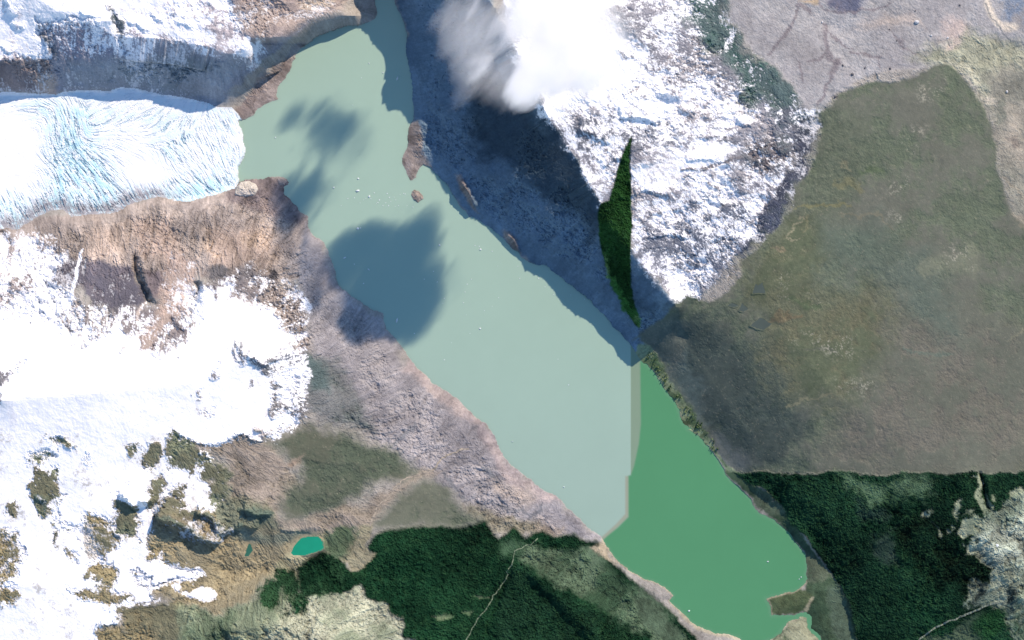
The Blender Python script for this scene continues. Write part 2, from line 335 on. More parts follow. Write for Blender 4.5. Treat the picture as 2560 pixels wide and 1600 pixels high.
# western lake bank
paint([(770, 560), (800, 620), (845, 700), (900, 760), (945, 800), (1000, 890), (1080, 960), (1200, 1050), (1240, 1130), (1330, 1220), (1420, 1290), (1510, 1350), (1470, 1345), (1400, 1330), (1300, 1340), (1220, 1310), (1150, 1250), (1060, 1190), (960, 1110), (880, 1060), (800, 1060), (770, 1010), (790, 900), (770, 760), (740, 640)], (154, 150, 149), (132, 129, 130), soft=10, warp=5, amp=16, snow=0.0, streak=1.2)
paint([(770, 900), (840, 900), (900, 1000), (940, 1080), (880, 1065), (800, 1060), (770, 1020)], (96, 104, 100), (112, 114, 112), soft=16, warp=6)
paint(D((2160, 960), (2300, 1100), (2320, 1250), (2200, 1250), (2150, 1100)), (84, 98, 96), soft=14)
paint(E((500, 1020), (640, 1180), (760, 1260), (900, 1380), (1050, 1500), (980, 1512), (830, 1420), (700, 1330), (560, 1200), (440, 1080)), (174, 160, 150), (150, 140, 136), soft=10)
paint(H_((1000, 0), (1060, 60), (1090, 130), (1160, 260), (1300, 380), (1480, 500), (1540, 560), (1420, 560), (1300, 520), (1150, 380), (1060, 240), (960, 60)), (168, 156, 150), (142, 134, 134), soft=8)
paint(H_((1060, 400), (1180, 420), (1320, 430), (1380, 520), (1330, 590), (1200, 500), (1080, 480)), (178, 166, 154), soft=14, k=0.8)
for q in (H_((490, 0), (470, 80), (400, 140), (370, 150)), H_((720, 350), (780, 430), (850, 520)), H_((940, 560), (1010, 600), (1050, 660)), H_((1080, 560), (1200, 600), (1290, 590), (1340, 630)), H_((1410, 560), (1400, 620), (1330, 660)), H_((1000, 300), (1060, 370), (1100, 420)), H_((1110, 560), (1130, 600))):
    vein(q, (104, 108, 112), 5, 0.7)
vein(H_((1380, 650), (1480, 700), (1560, 740)), (190, 180, 172), 3, 0.8)
paint(H_((860, 560), (1000, 620), (1180, 640), (1400, 690), (1560, 740), (1500, 775), (1270, 770), (1080, 760), (1000, 690), (880, 610)), (126, 122, 106), (150, 138, 122), soft=12, warp=5)
# olive triangles
paint(H_((0, 620), (150, 590), (260, 510), (380, 425), (480, 360), (600, 310), (720, 330), (640, 380), (560, 400), (420, 470), (300, 570), (240, 650), (220, 730), (100, 730), (-100, 740)), (132, 124, 110), (146, 136, 122), soft=14, warp=5, amp=8)
OL1 = [(676, 1115), (720, 1085), (760, 1062), (800, 1068), (900, 1095), (970, 1120), (1020, 1150), (1050, 1180), (1010, 1195), (960, 1190), (930, 1220), (900, 1250), (850, 1272), (790, 1290), (720, 1300), (700, 1270), (715, 1220), (745, 1190), (760, 1160), (720, 1140)]
paint(G((1340, 100), (1600, 120), (1760, 110), (1900, 130), (2000, 260), (2080, 380), (2080, 500), (1980, 560), (1960, 640), (2100, 680), (2408, 560), (2480, 700), (2408, 780), (2260, 760), (2000, 740), (1900, 640), (1620, 560), (1600, 400), (1560, 250), (1440, 160)), (132, 124, 110), (152, 142, 130), soft=14, warp=6, amp=12, snow=0, streak=1.0)
paint(OL1, (76, 86, 72), (88, 92, 78), soft=22, warp=6, amp=8, snow=0, mead=1)
paint([(1080, 1200), (1150, 1260), (1215, 1310), (1180, 1312), (1100, 1322), (960, 1326), (925, 1315), (945, 1280), (1000, 1230), (1040, 1210)], (84, 93, 78), (100, 104, 90), soft=20, warp=5, amp=8, snow=0, mead=1)
paint(G((2020, 280), (2060, 240), (2140, 230), (2080, 300), (2040, 310)), (146, 132, 116), soft=8)
vein(G((1960, 660), (2100, 690), (2240, 660), (2408, 600)), (140, 130, 116), 12, 0.6)
# south-west uplands
paint(G((1050, 600), (1300, 590), (1500, 520), (1640, 520), (1900, 600), (2020, 740), (2300, 740), (2360, 800), (2330, 920), (2250, 1000), (2060, 1060), (1840, 1120), (1760, 1260), (1500, 1320), (1250, 1260), (1060, 1150), (1050, 900)), (150, 140, 112), (132, 126, 104), soft=14, warp=6, amp=16, snow=0.0, streak=1.3)
paint(G((1640, 760), (2020, 740), (2300, 770), (2050, 790), (1980, 840), (1620, 800)), (134, 138, 118), (112, 118, 104), soft=12)
paint(G((1500, 530), (1700, 520), (1900, 590), (1960, 700), (1700, 740), (1620, 740), (1480, 640)), (118, 122, 104), (92, 100, 86), soft=14)
paint(G((-600, 60), (200, 40), (800, 60), (1340, 90), (1420, 180), (1500, 260), (1400, 380), (1500, 430), (1570, 520), (1480, 600), (1300, 600), (1150, 610), (1080, 640), (1050, 760), (1050, 830), (1150, 920), (1250, 990), (1440, 1045), (1350, 1090), (1200, 1100), (1080, 1130), (1050, 1180), (1110, 1220), (980, 1275), (900, 1270), (820, 1300), (830, 1380), (690, 1420), (680, 1700), (-600, 1700)), (140, 134, 112), (118, 112, 96), soft=8, warp=5, snow=0.97, amp=24)
paint(G((1210, 1130), (1260, 1120), (1260, 1170), (1330, 1180), (1420, 1140), (1510, 1150), (1520, 1190), (1460, 1230), (1380, 1220), (1280, 1190), (1230, 1165)), None, soft=5, warp=3, snow=1.0)
paint(G((1100, 1370), (1150, 1400), (1250, 1512), (1300, 1650), (950, 1650), (1020, 1500)), None, soft=6, snow=0.95)
for q, cov in ((G((255, 320), (400, 330), (400, 440), (360, 640), (310, 560), (240, 470)), 0.25), (G((850, 500), (960, 610), (970, 780), (830, 780), (790, 720)), 0.02), (G((580, 650), (760, 700), (840, 780), (780, 900), (720, 980), (640, 960), (640, 780), (560, 760)), 0.2),
               (G((470, 850), (520, 860), (560, 960), (480, 930)), 0.2), (G((250, 420), (330, 380), (390, 480), (380, 600), (330, 640), (280, 560)), 0.1), (G((600, 650), (720, 640), (800, 740), (860, 800), (780, 900), (700, 960), (620, 900), (580, 760)), 0.3), (G((1150, 600), (1400, 590), (1500, 640), (1520, 740), (1300, 740), (1120, 680)), 0.12), (G((640, 1000), (760, 990), (820, 1050), (790, 1130), (680, 1110), (630, 1060)), 0.1), (G((480, 1130), (640, 1170), (780, 1150), (900, 1180), (870, 1280), (740, 1270), (560, 1200)), 0.25),
               (G((700, 1420), (860, 1400), (930, 1512), (920, 1700), (680, 1700)), 0.1), (G((820, 1290), (1000, 1270), (1200, 1230), (1400, 1300), (1420, 1700), (930, 1700), (880, 1420)), 0.03), (G((1060, 400), (1140, 350), (1150, 480), (1110, 590), (1060, 600)), 0.3), (G((1170, 540), (1310, 520), (1300, 580), (1180, 590)), 0.4), (G((1210, 470), (1300, 440), (1300, 500), (1220, 500)), 0.4),
               (G((1430, 240), (1600, 330), (1640, 480), (1540, 560), (1480, 560), (1500, 400), (1360, 370)), 0.3), (G((1020, 180), (1130, 160), (1160, 230), (1120, 290), (1020, 260)), 0.55), (G((1200, 90), (1400, 110), (1420, 260), (1300, 340), (1200, 280)), 0.68), (G((900, 150), (960, 130), (990, 160), (930, 190)), 0.55), (G((620, 220), (640, 205), (665, 235), (630, 250)), 0.2),
               (G((0, 760), (140, 740), (200, 880), (150, 950), (0, 960), (-300, 900)), 0.4), (G((190, 200), (340, 170), (420, 230), (300, 280), (190, 260)), 0.7), (G((340, 90), (460, 100), (520, 140), (420, 170)), 0.6), (G((50, 560), (110, 530), (100, 620), (60, 640)), 0.4), (G((370, 480), (440, 500), (400, 620), (430, 720), (390, 830), (400, 700)), 0.6),
               (G((0, 1160), (120, 1150), (160, 1200), (100, 1270), (0, 1280), (-300, 1260)), 0.2), (G((0, 960), (100, 940), (110, 1060), (60, 1140), (0, 1140), (-200, 1100)), 0.45), (G((960, 1030), (1060, 1060), (1060, 1120), (980, 1070)), 0.5), (G((1040, 830), (1120, 850), (1140, 940), (1050, 930)), 0.35)):
    cc = (118, 126, 104) if q[0][1] < 1260 and q[0][0] < 560 else (140, 130, 100)
    paint(q, cc, (104, 104, 84), soft=9, warp=7, snow=cov * 0.22 - 0.04, amp=22)
paint(G((1080, 640), (1300, 640), (1500, 640), (1560, 720), (1500, 780), (1350, 830), (1240, 780), (1080, 720)), (140, 128, 100), (116, 110, 92), soft=10, snow=0.06)
for q in (G((1080, 640), (1160, 672), (1240, 690), (1330, 735), (1390, 775), (1480, 795), (1560, 785)), G((1370, 600), (1450, 640), (1500, 690), (1570, 710)), G((1690, 600), (1780, 625), (1860, 630), (1930, 640)), G((1480, 720), (1560, 745), (1640, 745), (1720, 715)), G((270, 470), (330, 540), (350, 600)), G((420, 690), (520, 720), (600, 700))):
    vein(q, (78, 94, 84), 8, 0.75, 5, snow=0.03)  # dark bands below the cliff brinks: cliff shade painted into the rock colour
# south-west: lower slopes
paint(G((1250, 1280), (1500, 1310), (1760, 1250), (1840, 1120), (2060, 1160), (2408, 1180), (2408, 1512), (2408, 1700), (1200, 1700), (1260, 1480)), (140, 146, 120), (110, 120, 98), soft=14, warp=7, amp=24, snow=0, streak=1.8)
paint(G((1360, 1360), (1480, 1330), (1660, 1300), (1640, 1420), (1560, 1512), (1400, 1600), (1260, 1500)), (78, 98, 76), (104, 116, 92), soft=16, warp=8)
paint(G((2000, 1230), (2408, 1210), (2408, 1700), (1800, 1700), (1900, 1420)), (158, 160, 138), (134, 142, 118), soft=16, warp=8)
paint(G((1950, 930), (2250, 920), (2270, 1000), (2200, 1090), (2090, 1160), (2040, 1120), (2040, 1040), (1900, 1060)), (158, 150, 122), (136, 134, 108), soft=8, warp=5, streak=1.8)
# southern forest
paint(H_((-300, 1000), (-150, 900), (0, 920), (80, 1020), (140, 1010), (200, 900), (190, 840), (240, 770), (320, 742), (560, 722), (850, 712), (960, 690), (1030, 682), (1060, 740), (1120, 800), (1180, 765), (1230, 722), (1290, 795), (1350, 760), (1420, 745), (1500, 780), (1640, 765), (1700, 812), (1800, 822), (1850, 850), (1900, 960), (2000, 1040), (2408, 1400), (2700, 1700), (520, 1700), (540, 1500), (430, 1490), (440, 1385), (360, 1330), (300, 1270), (180, 1225), (150, 1120), (60, 1180), (0, 1200), (-200, 1200), (-300, 1150)), (15, 44, 28), (22, 52, 33), mix=0.6, soft=6, warp=2.5, amp=12, snow=0, wood=1, streak=0.4)
paint(G((1820, 1160), (1880, 1100), (1960, 1060), (2040, 1040), (2060, 1150), (2120, 1140), (2190, 1090), (2260, 1000), (2330, 920), (2408, 900), (2408, 1200), (2300, 1205), (2200, 1175), (2120, 1220), (2050, 1200), (1960, 1190), (1900, 1290), (1850, 1230)), (20, 52, 32), (46, 76, 50), soft=7, warp=7, amp=14, wood=1)
paint(G((1960, 1180), (2060, 1170), (2330, 1190), (2408, 1230), (2250, 1290), (2000, 1290)), (24, 56, 36), (90, 108, 80), mix=1.6, soft=14, warp=12, wood=0.8)
paint(H_((0, 1205), (60, 1180), (145, 1118), (185, 1222), (300, 1272), (365, 1335), (440, 1390), (425, 1480), (545, 1512), (560, 1700), (-200, 1700), (-200, 1205)), (168, 170, 148), (132, 140, 116), soft=5, warp=5, wood=0, amp=18, streak=1.8)
paint(H_((1225, 900), (1330, 850), (1500, 868), (1750, 860), (1860, 950), (1960, 1060), (2100, 1130), (2230, 1250), (2330, 1400), (2500, 1560), (2700, 1800), (2300, 1700), (2150, 1480), (1950, 1400), (1830, 1300), (1700, 1220), (1550, 1140), (1400, 1050), (1270, 970)), (84, 102, 80), (50, 72, 52), mix=1.1, soft=12, warp=6, wood=0.0, amp=18, streak=1.6)
paint(H_((1130, 840), (1230, 800), (1290, 840), (1220, 900), (1150, 920)), (64, 90, 66), soft=14, wood=0.2)
paint(H_((1750, 870), (1840, 820), (1900, 930), (1960, 990), (1900, 960), (1820, 920)), (168, 156, 132), soft=6, warp=4, wood=0)
paint(H_((1140, 1080), (1200, 1000), (1260, 980), (1500, 1160), (1800, 1330), (1850, 1512), (1800, 1700), (1050, 1700), (1100, 1350)), (20, 48, 32), (30, 58, 40), soft=14, warp=4, wood=1)
paint(H_((0, 930), (130, 700), (215, 690), (225, 760), (180, 830), (195, 870), (250, 900), (200, 960), (150, 1000), (90, 1020), (60, 960)), (158, 150, 126), (140, 136, 112), soft=5, warp=4, wood=0)
paint(H_((0, 720), (110, 730), (60, 920), (0, 940), (-120, 900), (-100, 760)), (112, 122, 96), (84, 100, 76), soft=8, warp=5, wood=0)
for q in (H_((655, 1350), (700, 1330), (800, 1345), (760, 1360), (690, 1368)), H_((845, 1305), (890, 1310), (930, 1310), (920, 1335), (870, 1325)), H_((930, 1205), (1000, 1215), (1060, 1220), (980, 1225))):
    paint(q, (158, 156, 130), (90, 110, 80), soft=4, warp=3, wood=0)
# shore of the green basin
for q in (H_((1840, 810), (1910, 905), (1960, 960), (2040, 1020), (2120, 1062), (2220, 1110), (2300, 1160), (2345, 1200), (2320, 1240), (2345, 1280), (2420, 1350)), K((0, 1322), (80, 1384), (160, 1434), (240, 1464), (340, 1484), (400, 1504), (560, 1530), (640, 1504), (700, 1474), (740, 1406), (800, 1376), (860, 1356))):
    vein(q, (166, 158, 134), 6, 0.9, 2, taper=False)
# east: shaded flank
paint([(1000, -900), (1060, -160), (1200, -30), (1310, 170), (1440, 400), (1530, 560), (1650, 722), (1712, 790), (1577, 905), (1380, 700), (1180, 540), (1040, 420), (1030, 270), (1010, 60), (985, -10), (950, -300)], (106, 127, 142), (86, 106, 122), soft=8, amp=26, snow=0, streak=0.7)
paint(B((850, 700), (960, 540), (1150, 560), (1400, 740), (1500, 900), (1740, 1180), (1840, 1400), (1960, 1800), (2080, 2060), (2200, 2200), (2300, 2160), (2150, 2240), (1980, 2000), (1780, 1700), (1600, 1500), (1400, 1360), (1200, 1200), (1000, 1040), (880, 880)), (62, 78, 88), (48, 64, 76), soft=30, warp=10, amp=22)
for q in (B((480, 900), (545, 845), (580, 900), (590, 1060), (650, 1195), (600, 1160), (545, 1185), (490, 1265), (440, 1110), (470, 1020)), B((800, 1230), (840, 1235), (900, 1330), (980, 1480), (900, 1420), (840, 1340)), E((1140, 110), (1200, 150), (1260, 290), (1200, 250), (1150, 180))):
    paint(q, (142, 134, 128), (114, 106, 102), soft=5, warp=3, amp=22, streak=2.2)
# east: snow slope
paint([(1200, -200), (1310, 170), (1368, 300), (1460, 420), (1500, 500), (1578, 600), (1650, 722), (1700, 760), (1760, 730), (1850, 640), (1910, 560), (1970, 420), (2000, 320), (1900, 240), (1790, 90), (1740, -60), (1700, -900), (1200, -900)], (150, 147, 148), (126, 126, 132), soft=10, warp=7, snow=0.62, amp=32, streak=0.9)
paint([(1340, -200), (1500, -200), (1520, 60), (1600, 90), (1640, 160), (1580, 230), (1500, 260), (1400, 290), (1330, 200), (1300, 60)], None, soft=30, warp=8, snow=0.97)
paint([(1560, 420), (1700, 380), (1800, 330), (1850, 380), (1800, 430), (1700, 460), (1600, 480)], None, soft=26, warp=8, snow=0.9)
paint([(1580, 0), (1700, 20), (1740, 120), (1720, 220), (1640, 240), (1600, 150)], None, soft=26, warp=9, snow=0.5)
paint([(1400, 300), (1560, 270), (1700, 310), (1680, 350), (1540, 370), (1440, 390)], (120, 122, 130), (100, 104, 112), soft=20, warp=10, snow=0.5)  # shaded part of the slope, its shade painted in as blue-grey
paint([(1590, 600), (1700, 520), (1850, 480), (1880, 560), (1840, 640), (1760, 720), (1690, 755)], (112, 116, 124), (92, 98, 110), soft=26, warp=8, snow=0.5)
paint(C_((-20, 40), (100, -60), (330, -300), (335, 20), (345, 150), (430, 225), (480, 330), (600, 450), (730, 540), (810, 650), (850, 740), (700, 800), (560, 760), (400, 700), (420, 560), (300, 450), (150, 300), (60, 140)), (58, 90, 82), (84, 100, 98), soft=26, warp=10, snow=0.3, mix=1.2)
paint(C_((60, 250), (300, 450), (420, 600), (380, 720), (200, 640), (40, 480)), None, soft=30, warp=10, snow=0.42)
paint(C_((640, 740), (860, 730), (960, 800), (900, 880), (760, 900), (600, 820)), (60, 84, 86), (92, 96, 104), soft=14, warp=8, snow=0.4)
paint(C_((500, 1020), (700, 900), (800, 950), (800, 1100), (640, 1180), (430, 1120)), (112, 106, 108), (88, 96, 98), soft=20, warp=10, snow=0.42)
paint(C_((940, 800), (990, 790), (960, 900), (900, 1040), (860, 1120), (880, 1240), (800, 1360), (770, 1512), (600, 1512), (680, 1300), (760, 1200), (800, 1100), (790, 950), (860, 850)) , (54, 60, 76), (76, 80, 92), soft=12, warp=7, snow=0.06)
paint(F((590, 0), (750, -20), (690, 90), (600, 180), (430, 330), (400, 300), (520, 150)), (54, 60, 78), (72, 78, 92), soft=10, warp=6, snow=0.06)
for q in (C_((-430, 960), (-300, 930), (-60, 900), (20, 1000), (-200, 1010)),):
    paint(q, (112, 116, 124), soft=16, warp=8, snow=0.5)
vein([(1560, 240), (1640, 190), (1690, 130)], (140, 132, 128), 4, 0.7, 4, snow=0.3); vein(C_((0, 1185), (150, 1190), (280, 1150), (440, 1110)), (120, 116, 116), 5, 0.8, 3, snow=0.2)
for q, wd in (([(1420, 330), (1500, 345), (1560, 330), (1640, 345)], 6), ([(1480, 400), (1560, 380), (1640, 372)], 5), ([(1590, 560), (1650, 530), (1740, 520), (1800, 480)], 6), ([(1600, 640), (1660, 620), (1720, 640), (1780, 600)], 7), ([(1640, 700), (1690, 680), (1750, 660)], 6), ([(1580, 200), (1640, 215), (1700, 200), (1760, 230)], 5), ([(1500, 60), (1530, 120), (1590, 150)], 6), ([(1700, 440), (1780, 470), (1850, 450)], 5), ([(1740, 330), (1800, 360), (1870, 350)], 6)):
    vein(q, (104, 108, 116), wd, 0.7, 7, snow=0.25)
# north-east outwash
paint(C_((330, -2000), (338, 60), (350, 150), (432, 222), (475, 315), (600, 440), (740, 560), (820, 680), (880, 775), (985, 795), (1020, 740), (1120, 640), (1250, 560), (1450, 500), (1640, 490), (1850, 440), (2100, 520), (4000, 600), (4000, -2000)), (167, 165, 162), (155, 152, 150), soft=7, warp=3, snow=0, amp=4, streak=0.25)
paint(C_((1640, 420), (1760, 300), (2000, 240), (2300, 280), (2500, 360), (2500, 900), (2220, 800), (2100, 740), (1980, 600), (1900, 470), (1760, 460)), (156, 157, 136), (142, 144, 124), soft=24, warp=8, streak=0.9, amp=5)
paint(C_((2120, 520), (2500, 400), (4000, 400), (4000, 4200), (2500, 2600), (2408, 1750), (2320, 1500), (2240, 1280), (2190, 1080), (2180, 880), (2130, 700)), (144, 142, 128), (126, 126, 114), soft=26, warp=8, amp=4, streak=0.4)
paint(C_((2280, 780), (2420, 740), (2420, 1150), (2300, 1120), (2240, 980)), (168, 160, 144), soft=30, warp=8)
paint(C_((2300, 960), (2360, 950), (2390, 1000), (2330, 1030)), (128, 120, 110), soft=12)
paint(C_((1900, 420), (2000, 460), (2100, 560), (2060, 680), (1990, 600), (1960, 520)), (176, 174, 152), soft=16, warp=10)
paint(C_((2100, 690), (2190, 690), (2200, 730), (2130, 730)), (186, 178, 160), soft=8, warp=4)
paint(C_((1440, 100), (1600, 130), (1700, 200), (1500, 180), (1200, 190), (1300, 150)), (186, 172, 158), soft=14, k=0.7)
paint(C_((1820, 130), (1950, 160), (2000, 230), (1900, 320), (1840, 230)), (188, 170, 158), soft=18, k=0.7, warp=8)
paint(C_((1030, -200), (1300, -200), (1260, 90), (1200, 130), (1120, 110), (1040, 60)), (96, 100, 116), (128, 122, 126), soft=10, warp=6)
paint(C_((800, 0), (940, 0), (960, 40), (880, 30)), (176, 158, 132), soft=6)
for q, wd in ((C_((990, 170), (1018, 260), (1025, 330), (1045, 410), (1090, 450), (1050, 550), (1000, 660), (960, 740)), 6), (C_((830, 40), (790, 140), (720, 240), (640, 350), (600, 380)), 6), (C_((800, 20), (860, 60), (910, 100)), 6), (C_((960, 20), (1000, 80), (1080, 105), (1200, 110), (1260, 80), (1480, 20)), 4), (C_((1180, 370), (1300, 395), (1410, 400), (1380, 410)), 4),
              (C_((1440, 200), (1480, 260), (1560, 320), (1650, 395)), 3), (C_((890, 440), (960, 430), (1020, 390)), 5), (C_((1000, 200), (1080, 290), (1200, 350)), 3), (C_((830, 450), (840, 580)), 3), (C_((1090, 450), (1100, 420)), 9), (C_((1380, 420), (1400, 500)), 2)):
    vein(q, (122, 114, 116), wd, 0.7)
paint(C_((2240, -200), (2700, -200), (2700, 260), (2408, 190), (2330, 180), (2270, 100)), (122, 136, 152), (150, 146, 142), soft=8, warp=6, mix=1.2)
vein(C_((2120, -30), (2160, 60), (2200, 140), (2260, 185), (2340, 195)), (214, 202, 182), 10, 0.95, 3, taper=False)
vein(C_((2130, 30), (2170, 110), (2300, 280), (2408, 320)), (104, 112, 116), 2, 0.7, 3, taper=False)
# olive plateau
OLIVE = C_((985, 800), (1060, 745), (1120, 665), (1180, 625), (1300, 592), (1480, 580), (1600, 545), (1760, 470), (1850, 450), (1900, 465), (1960, 560), (2030, 650), (2120, 760), (2180, 900), (2200, 1000), (2200, 1150), (2250, 1300), (2330, 1512)) + F((2408, 110), (2600, 400)) + [(4000, 1181), (1838, 1181)] \
    + F((130, 1502), (90, 1480), (60, 1400), (20, 1340), (-60, 1240)) + E((2300, 1180), (2240, 1080), (2180, 960), (2110, 880), (2040, 900), (2110, 860), (2230, 770), (2330, 655)) + F((60, 590), (210, 620), (330, 570), (410, 470), (430, 350), (540, 260), (600, 180), (700, 80), (780, 0)) + C_((790, 1450), (800, 1330), (890, 1220), (930, 1150), (985, 960))
paint(OLIVE, (103, 113, 96), (112, 114, 104), mix=0.8, soft=5, warp=2.5, amp=4, snow=0, streak=0.8, mead=1)
paint(C_((985, 800), (1180, 720), (1300, 900), (1250, 1200), (1150, 1500), (900, 1512), (800, 1400), (900, 1220)), (101, 109, 94), (106, 112, 98), soft=40, warp=10)
paint(F((800, 0), (1000, 0), (1050, 250), (1000, 500), (860, 700), (600, 700), (430, 640), (420, 460), (560, 250)), (105, 108, 88), (96, 104, 84), soft=40, warp=12)
paint(F((600, 800), (1000, 600), (1400, 560), (1500, 900), (1300, 1300), (900, 1400), (500, 1000)), (110, 110, 90), (98, 106, 86), soft=60, warp=12)
paint(F((1500, 600), (2100, 700), (2500, 900), (2500, 1820), (1000, 1820), (1100, 1350), (1400, 1100)), (114, 112, 103), (107, 111, 100), soft=70, warp=14)
paint(F((1000, 100), (1400, 100), (1500, 300), (1300, 420), (1000, 400)), (100, 112, 100), soft=60, warp=10)
paint(F((1300, 350), (1700, 250), (1900, 700), (1990, 880), (1850, 920), (1760, 800), (1500, 560)), (101, 111, 101), soft=40, warp=10)
paint(F((60, 620), (240, 690), (330, 800), (340, 900), (460, 930), (620, 1050), (610, 1150), (720, 1260), (770, 1400), (860, 1512), (860, 1720), (640, 1816), (400, 1816), (200, 1560), (130, 1500), (0, 1300), (-100, 1100), (-70, 800)), (68, 80, 77), (76, 86, 82), mix=0.6, soft=45, warp=14)  # cloud shadow on the plateau, painted into the ground colour
paint(F((-180, 960), (60, 950), (60, 1060), (180, 1240), (110, 1300), (200, 1480), (150, 1512), (0, 1290), (-140, 1100)), (92, 104, 100), soft=14, warp=6)
paint(K((230, 60), (420, 180), (520, 280), (420, 340), (340, 330), (240, 180)), (100, 106, 104), soft=14, warp=6)
paint(E((2110, 870), (2300, 720), (2420, 800), (2408, 1000), (2280, 1130), (2180, 960)), (98, 104, 98), (82, 92, 88), soft=14, warp=6)
for q, wd, c in ((F((1700, 380), (2000, 400), (2030, 260)), 24, (128, 132, 114)), (F((880, -10), (840, 60), (790, 120), (750, 190), (820, 212)), 2.5, (164, 156, 132)), (F((900, 0), (870, 140), (850, 160)), 4, (132, 130, 104)), (F((620, 270), (700, 280), (690, 260)), 5, (150, 136, 112)), (F((2408, 800), (2340, 870), (2260, 900)), 3, (140, 138, 118)), (F((1560, 960), (1700, 985), (1900, 1000)), 5, (104, 118, 108)), (F((600, 760), (740, 740), (860, 720)), 9, (124, 110, 88)), (F((740, 640), (860, 620), (980, 650)), 7, (84, 100, 76)), (F((870, 960), (1000, 980), (1080, 1000)), 5, (98, 102, 92)), (F((730, 1340), (900, 1330), (1050, 1280)), 4, (140, 136, 112)), (C_((1130, 1180), (1160, 1150), (1200, 1190)), 9, (140, 136, 112)), (C_((1080, 1300), (1200, 1280), (1260, 1330)), 12, (124, 122, 94)), (C_((810, 1430), (960, 1400), (1200, 1440)), 5, (136, 132, 96)),
                 (C_((1250, 1180), (1380, 1190), (1410, 1210)), 9, (90, 106, 80)), (C_((2200, 1000), (2180, 1100), (2260, 1240), (2330, 1250)), 4, (118, 120, 106)), (C_((2240, 700), (2240, 780), (2220, 860)), 6, (118, 122, 108)), (C_((2250, 1260), (2350, 1340), (2420, 1430)), 5, (150, 142, 124)), (F((2340, 20), (2420, 130)), 10, (148, 140, 122)), (F((1100, 10), (1380, 40), (1480, 110)), 4, (128, 124, 106))):
    vein(q, c, wd, 0.6, 6)
# pale rock scatters on the plateau
RS = np.zeros((NV, NU), F4)
for q in (F((880, 860), (1160, 850), (1200, 1000), (1060, 1020)), F((700, 420), (760, 440), (740, 560), (690, 480)), F((1100, 1200), (1380, 1180), (1340, 1250), (1150, 1250)), F((1850, 250), (2020, 230), (2020, 400), (1860, 380)), C_((1650, 600), (1850, 540), (1830, 640), (1680, 700)), C_((1580, 920), (1700, 900), (1640, 1080), (1560, 1060)), C_((1450, 1270), (1580, 1260), (1560, 1330), (1470, 1350)), F((900, 570), (980, 550), (960, 610), (920, 610)), F((1480, 30), (1640, 50), (1600, 100), (1500, 90)), F((700, 600), (760, 590), (720, 640)), F((740, 860), (790, 880), (780, 930))):
    w, d = field(q, True, 60, 4); RS[w] = np.maximum(RS[w], sstep(20, -14, d))
m = (sstep(0.9, 1.7, nf + 0.5 * n1) * RS * 0.75)[..., None]; GC += (rgb(176, 172, 156) - GC) * m
tex = MEAD * (0.35 + 0.65 * sstep(2300, 1950, U)) * sstep(1300, 1400, U)
gul = np.exp(-(look(N1, U, V, 0.45) / 0.16) ** 2) + 0.7 * np.exp(-(look(N2, U + 90, V * 1.4, 0.8) / 0.14) ** 2)
GC *= 1 - (tex * np.clip(0.13 * gul, 0, 0.25))[..., None] * np.array([1.15, 0.85, 1.1], F4)
GC *= 1 + (tex * np.clip(0.07 * look(NG, U, V * 1.5, 0.5) + 0.03 * nf2, -0.25, 0.35))[..., None] * np.array([1.1, 1.0, 0.85], F4)
m = (sstep(1.6, 2.6, nf2) * MEAD * 0.35)[..., None]; GC += (rgb(160, 152, 134) - GC) * m
# shore scrub between plateau and basin
STRIP = E((2100, 930), (2170, 930), (2240, 1060), (2300, 1170), (2380, 1280), (2440, 1360)) + F((60, 1340), (110, 1420), (140, 1500)) + K((180, 60), (240, 170), (340, 300), (420, 340), (340, 350), (220, 200), (120, 70), (30, 0)) + E((2408, 1420), (2290, 1260), (2190, 1110), (2110, 1040), (2085, 1000))
paint(STRIP, (124, 136, 106), (74, 94, 66), mix=1.6, soft=4, warp=3, amp=16, mead=0, streak=1.8)
# south-east forest and outcrops
SEF = K((390, 340), (4000, 336), (6000, 3000), (1300, 3000), (1250, 1512), (1205, 1400), (1165, 1250), (1115, 1120), (1045, 1020), (965, 900), (900, 800), (760, 690), (700, 570), (600, 470), (480, 430))
paint(K((300, 320), (420, 340), (520, 440), (720, 600), (880, 800), (1040, 1020), (1120, 1120), (1170, 1250), (1260, 1530), (1260, 2400), (500, 2400), (640, 1500), (880, 1330), (880, 930), (700, 700), (400, 440)), (64, 82, 62), (46, 64, 48), soft=5, warp=3, amp=8, snow=0, mead=0, streak=1.3)
paint(K((1040, 1140), (1110, 1130), (1180, 1300), (1240, 1530), (1100, 1530), (1040, 1300)), (78, 94, 78), (70, 86, 70), soft=10, warp=4)
paint(K((500, 480), (620, 470), (700, 560), (720, 620), (600, 610), (510, 560)), (82, 96, 78), soft=10, warp=6)
paint(K((880, 930), (960, 930), (1060, 1050), (1000, 1100), (890, 1090)), (86, 96, 78), (62, 80, 60), soft=8, warp=5)
paint(K((595, 1225), (660, 1200), (740, 1175), (840, 1140), (940, 1210), (890, 1320), (650, 1335), (630, 1290)), (80, 92, 66), (64, 80, 56), soft=4, warp=3, amp=3)
for q in (K((595, 1225), (660, 1202), (740, 1178), (800, 1172), (840, 1142), (880, 1100)), K((600, 1228), (640, 1290), (652, 1334)), K((930, 1220), (890, 1310))): vein(q, (150, 146, 122), 4, 0.8, 2, taper=False)
paint(K((640, 1510), (720, 1460), (760, 1400), (870, 1350), (930, 1470), (980, 1520), (990, 1800), (600, 1800)), (78, 94, 70), (142, 144, 118), mix=1.2, soft=6, warp=6, amp=4)
paint(SEF, (14, 42, 28), (24, 52, 36), mix=0.7, soft=4, warp=3, amp=16, snow=0, wood=1, mead=0, streak=0.5)
paint(K((1130, 400), (1350, 380), (1680, 380), (1750, 430), (1680, 580), (1500, 540), (1280, 520)), (56, 86, 60), (84, 108, 82), soft=20, warp=12, wood=0.5)
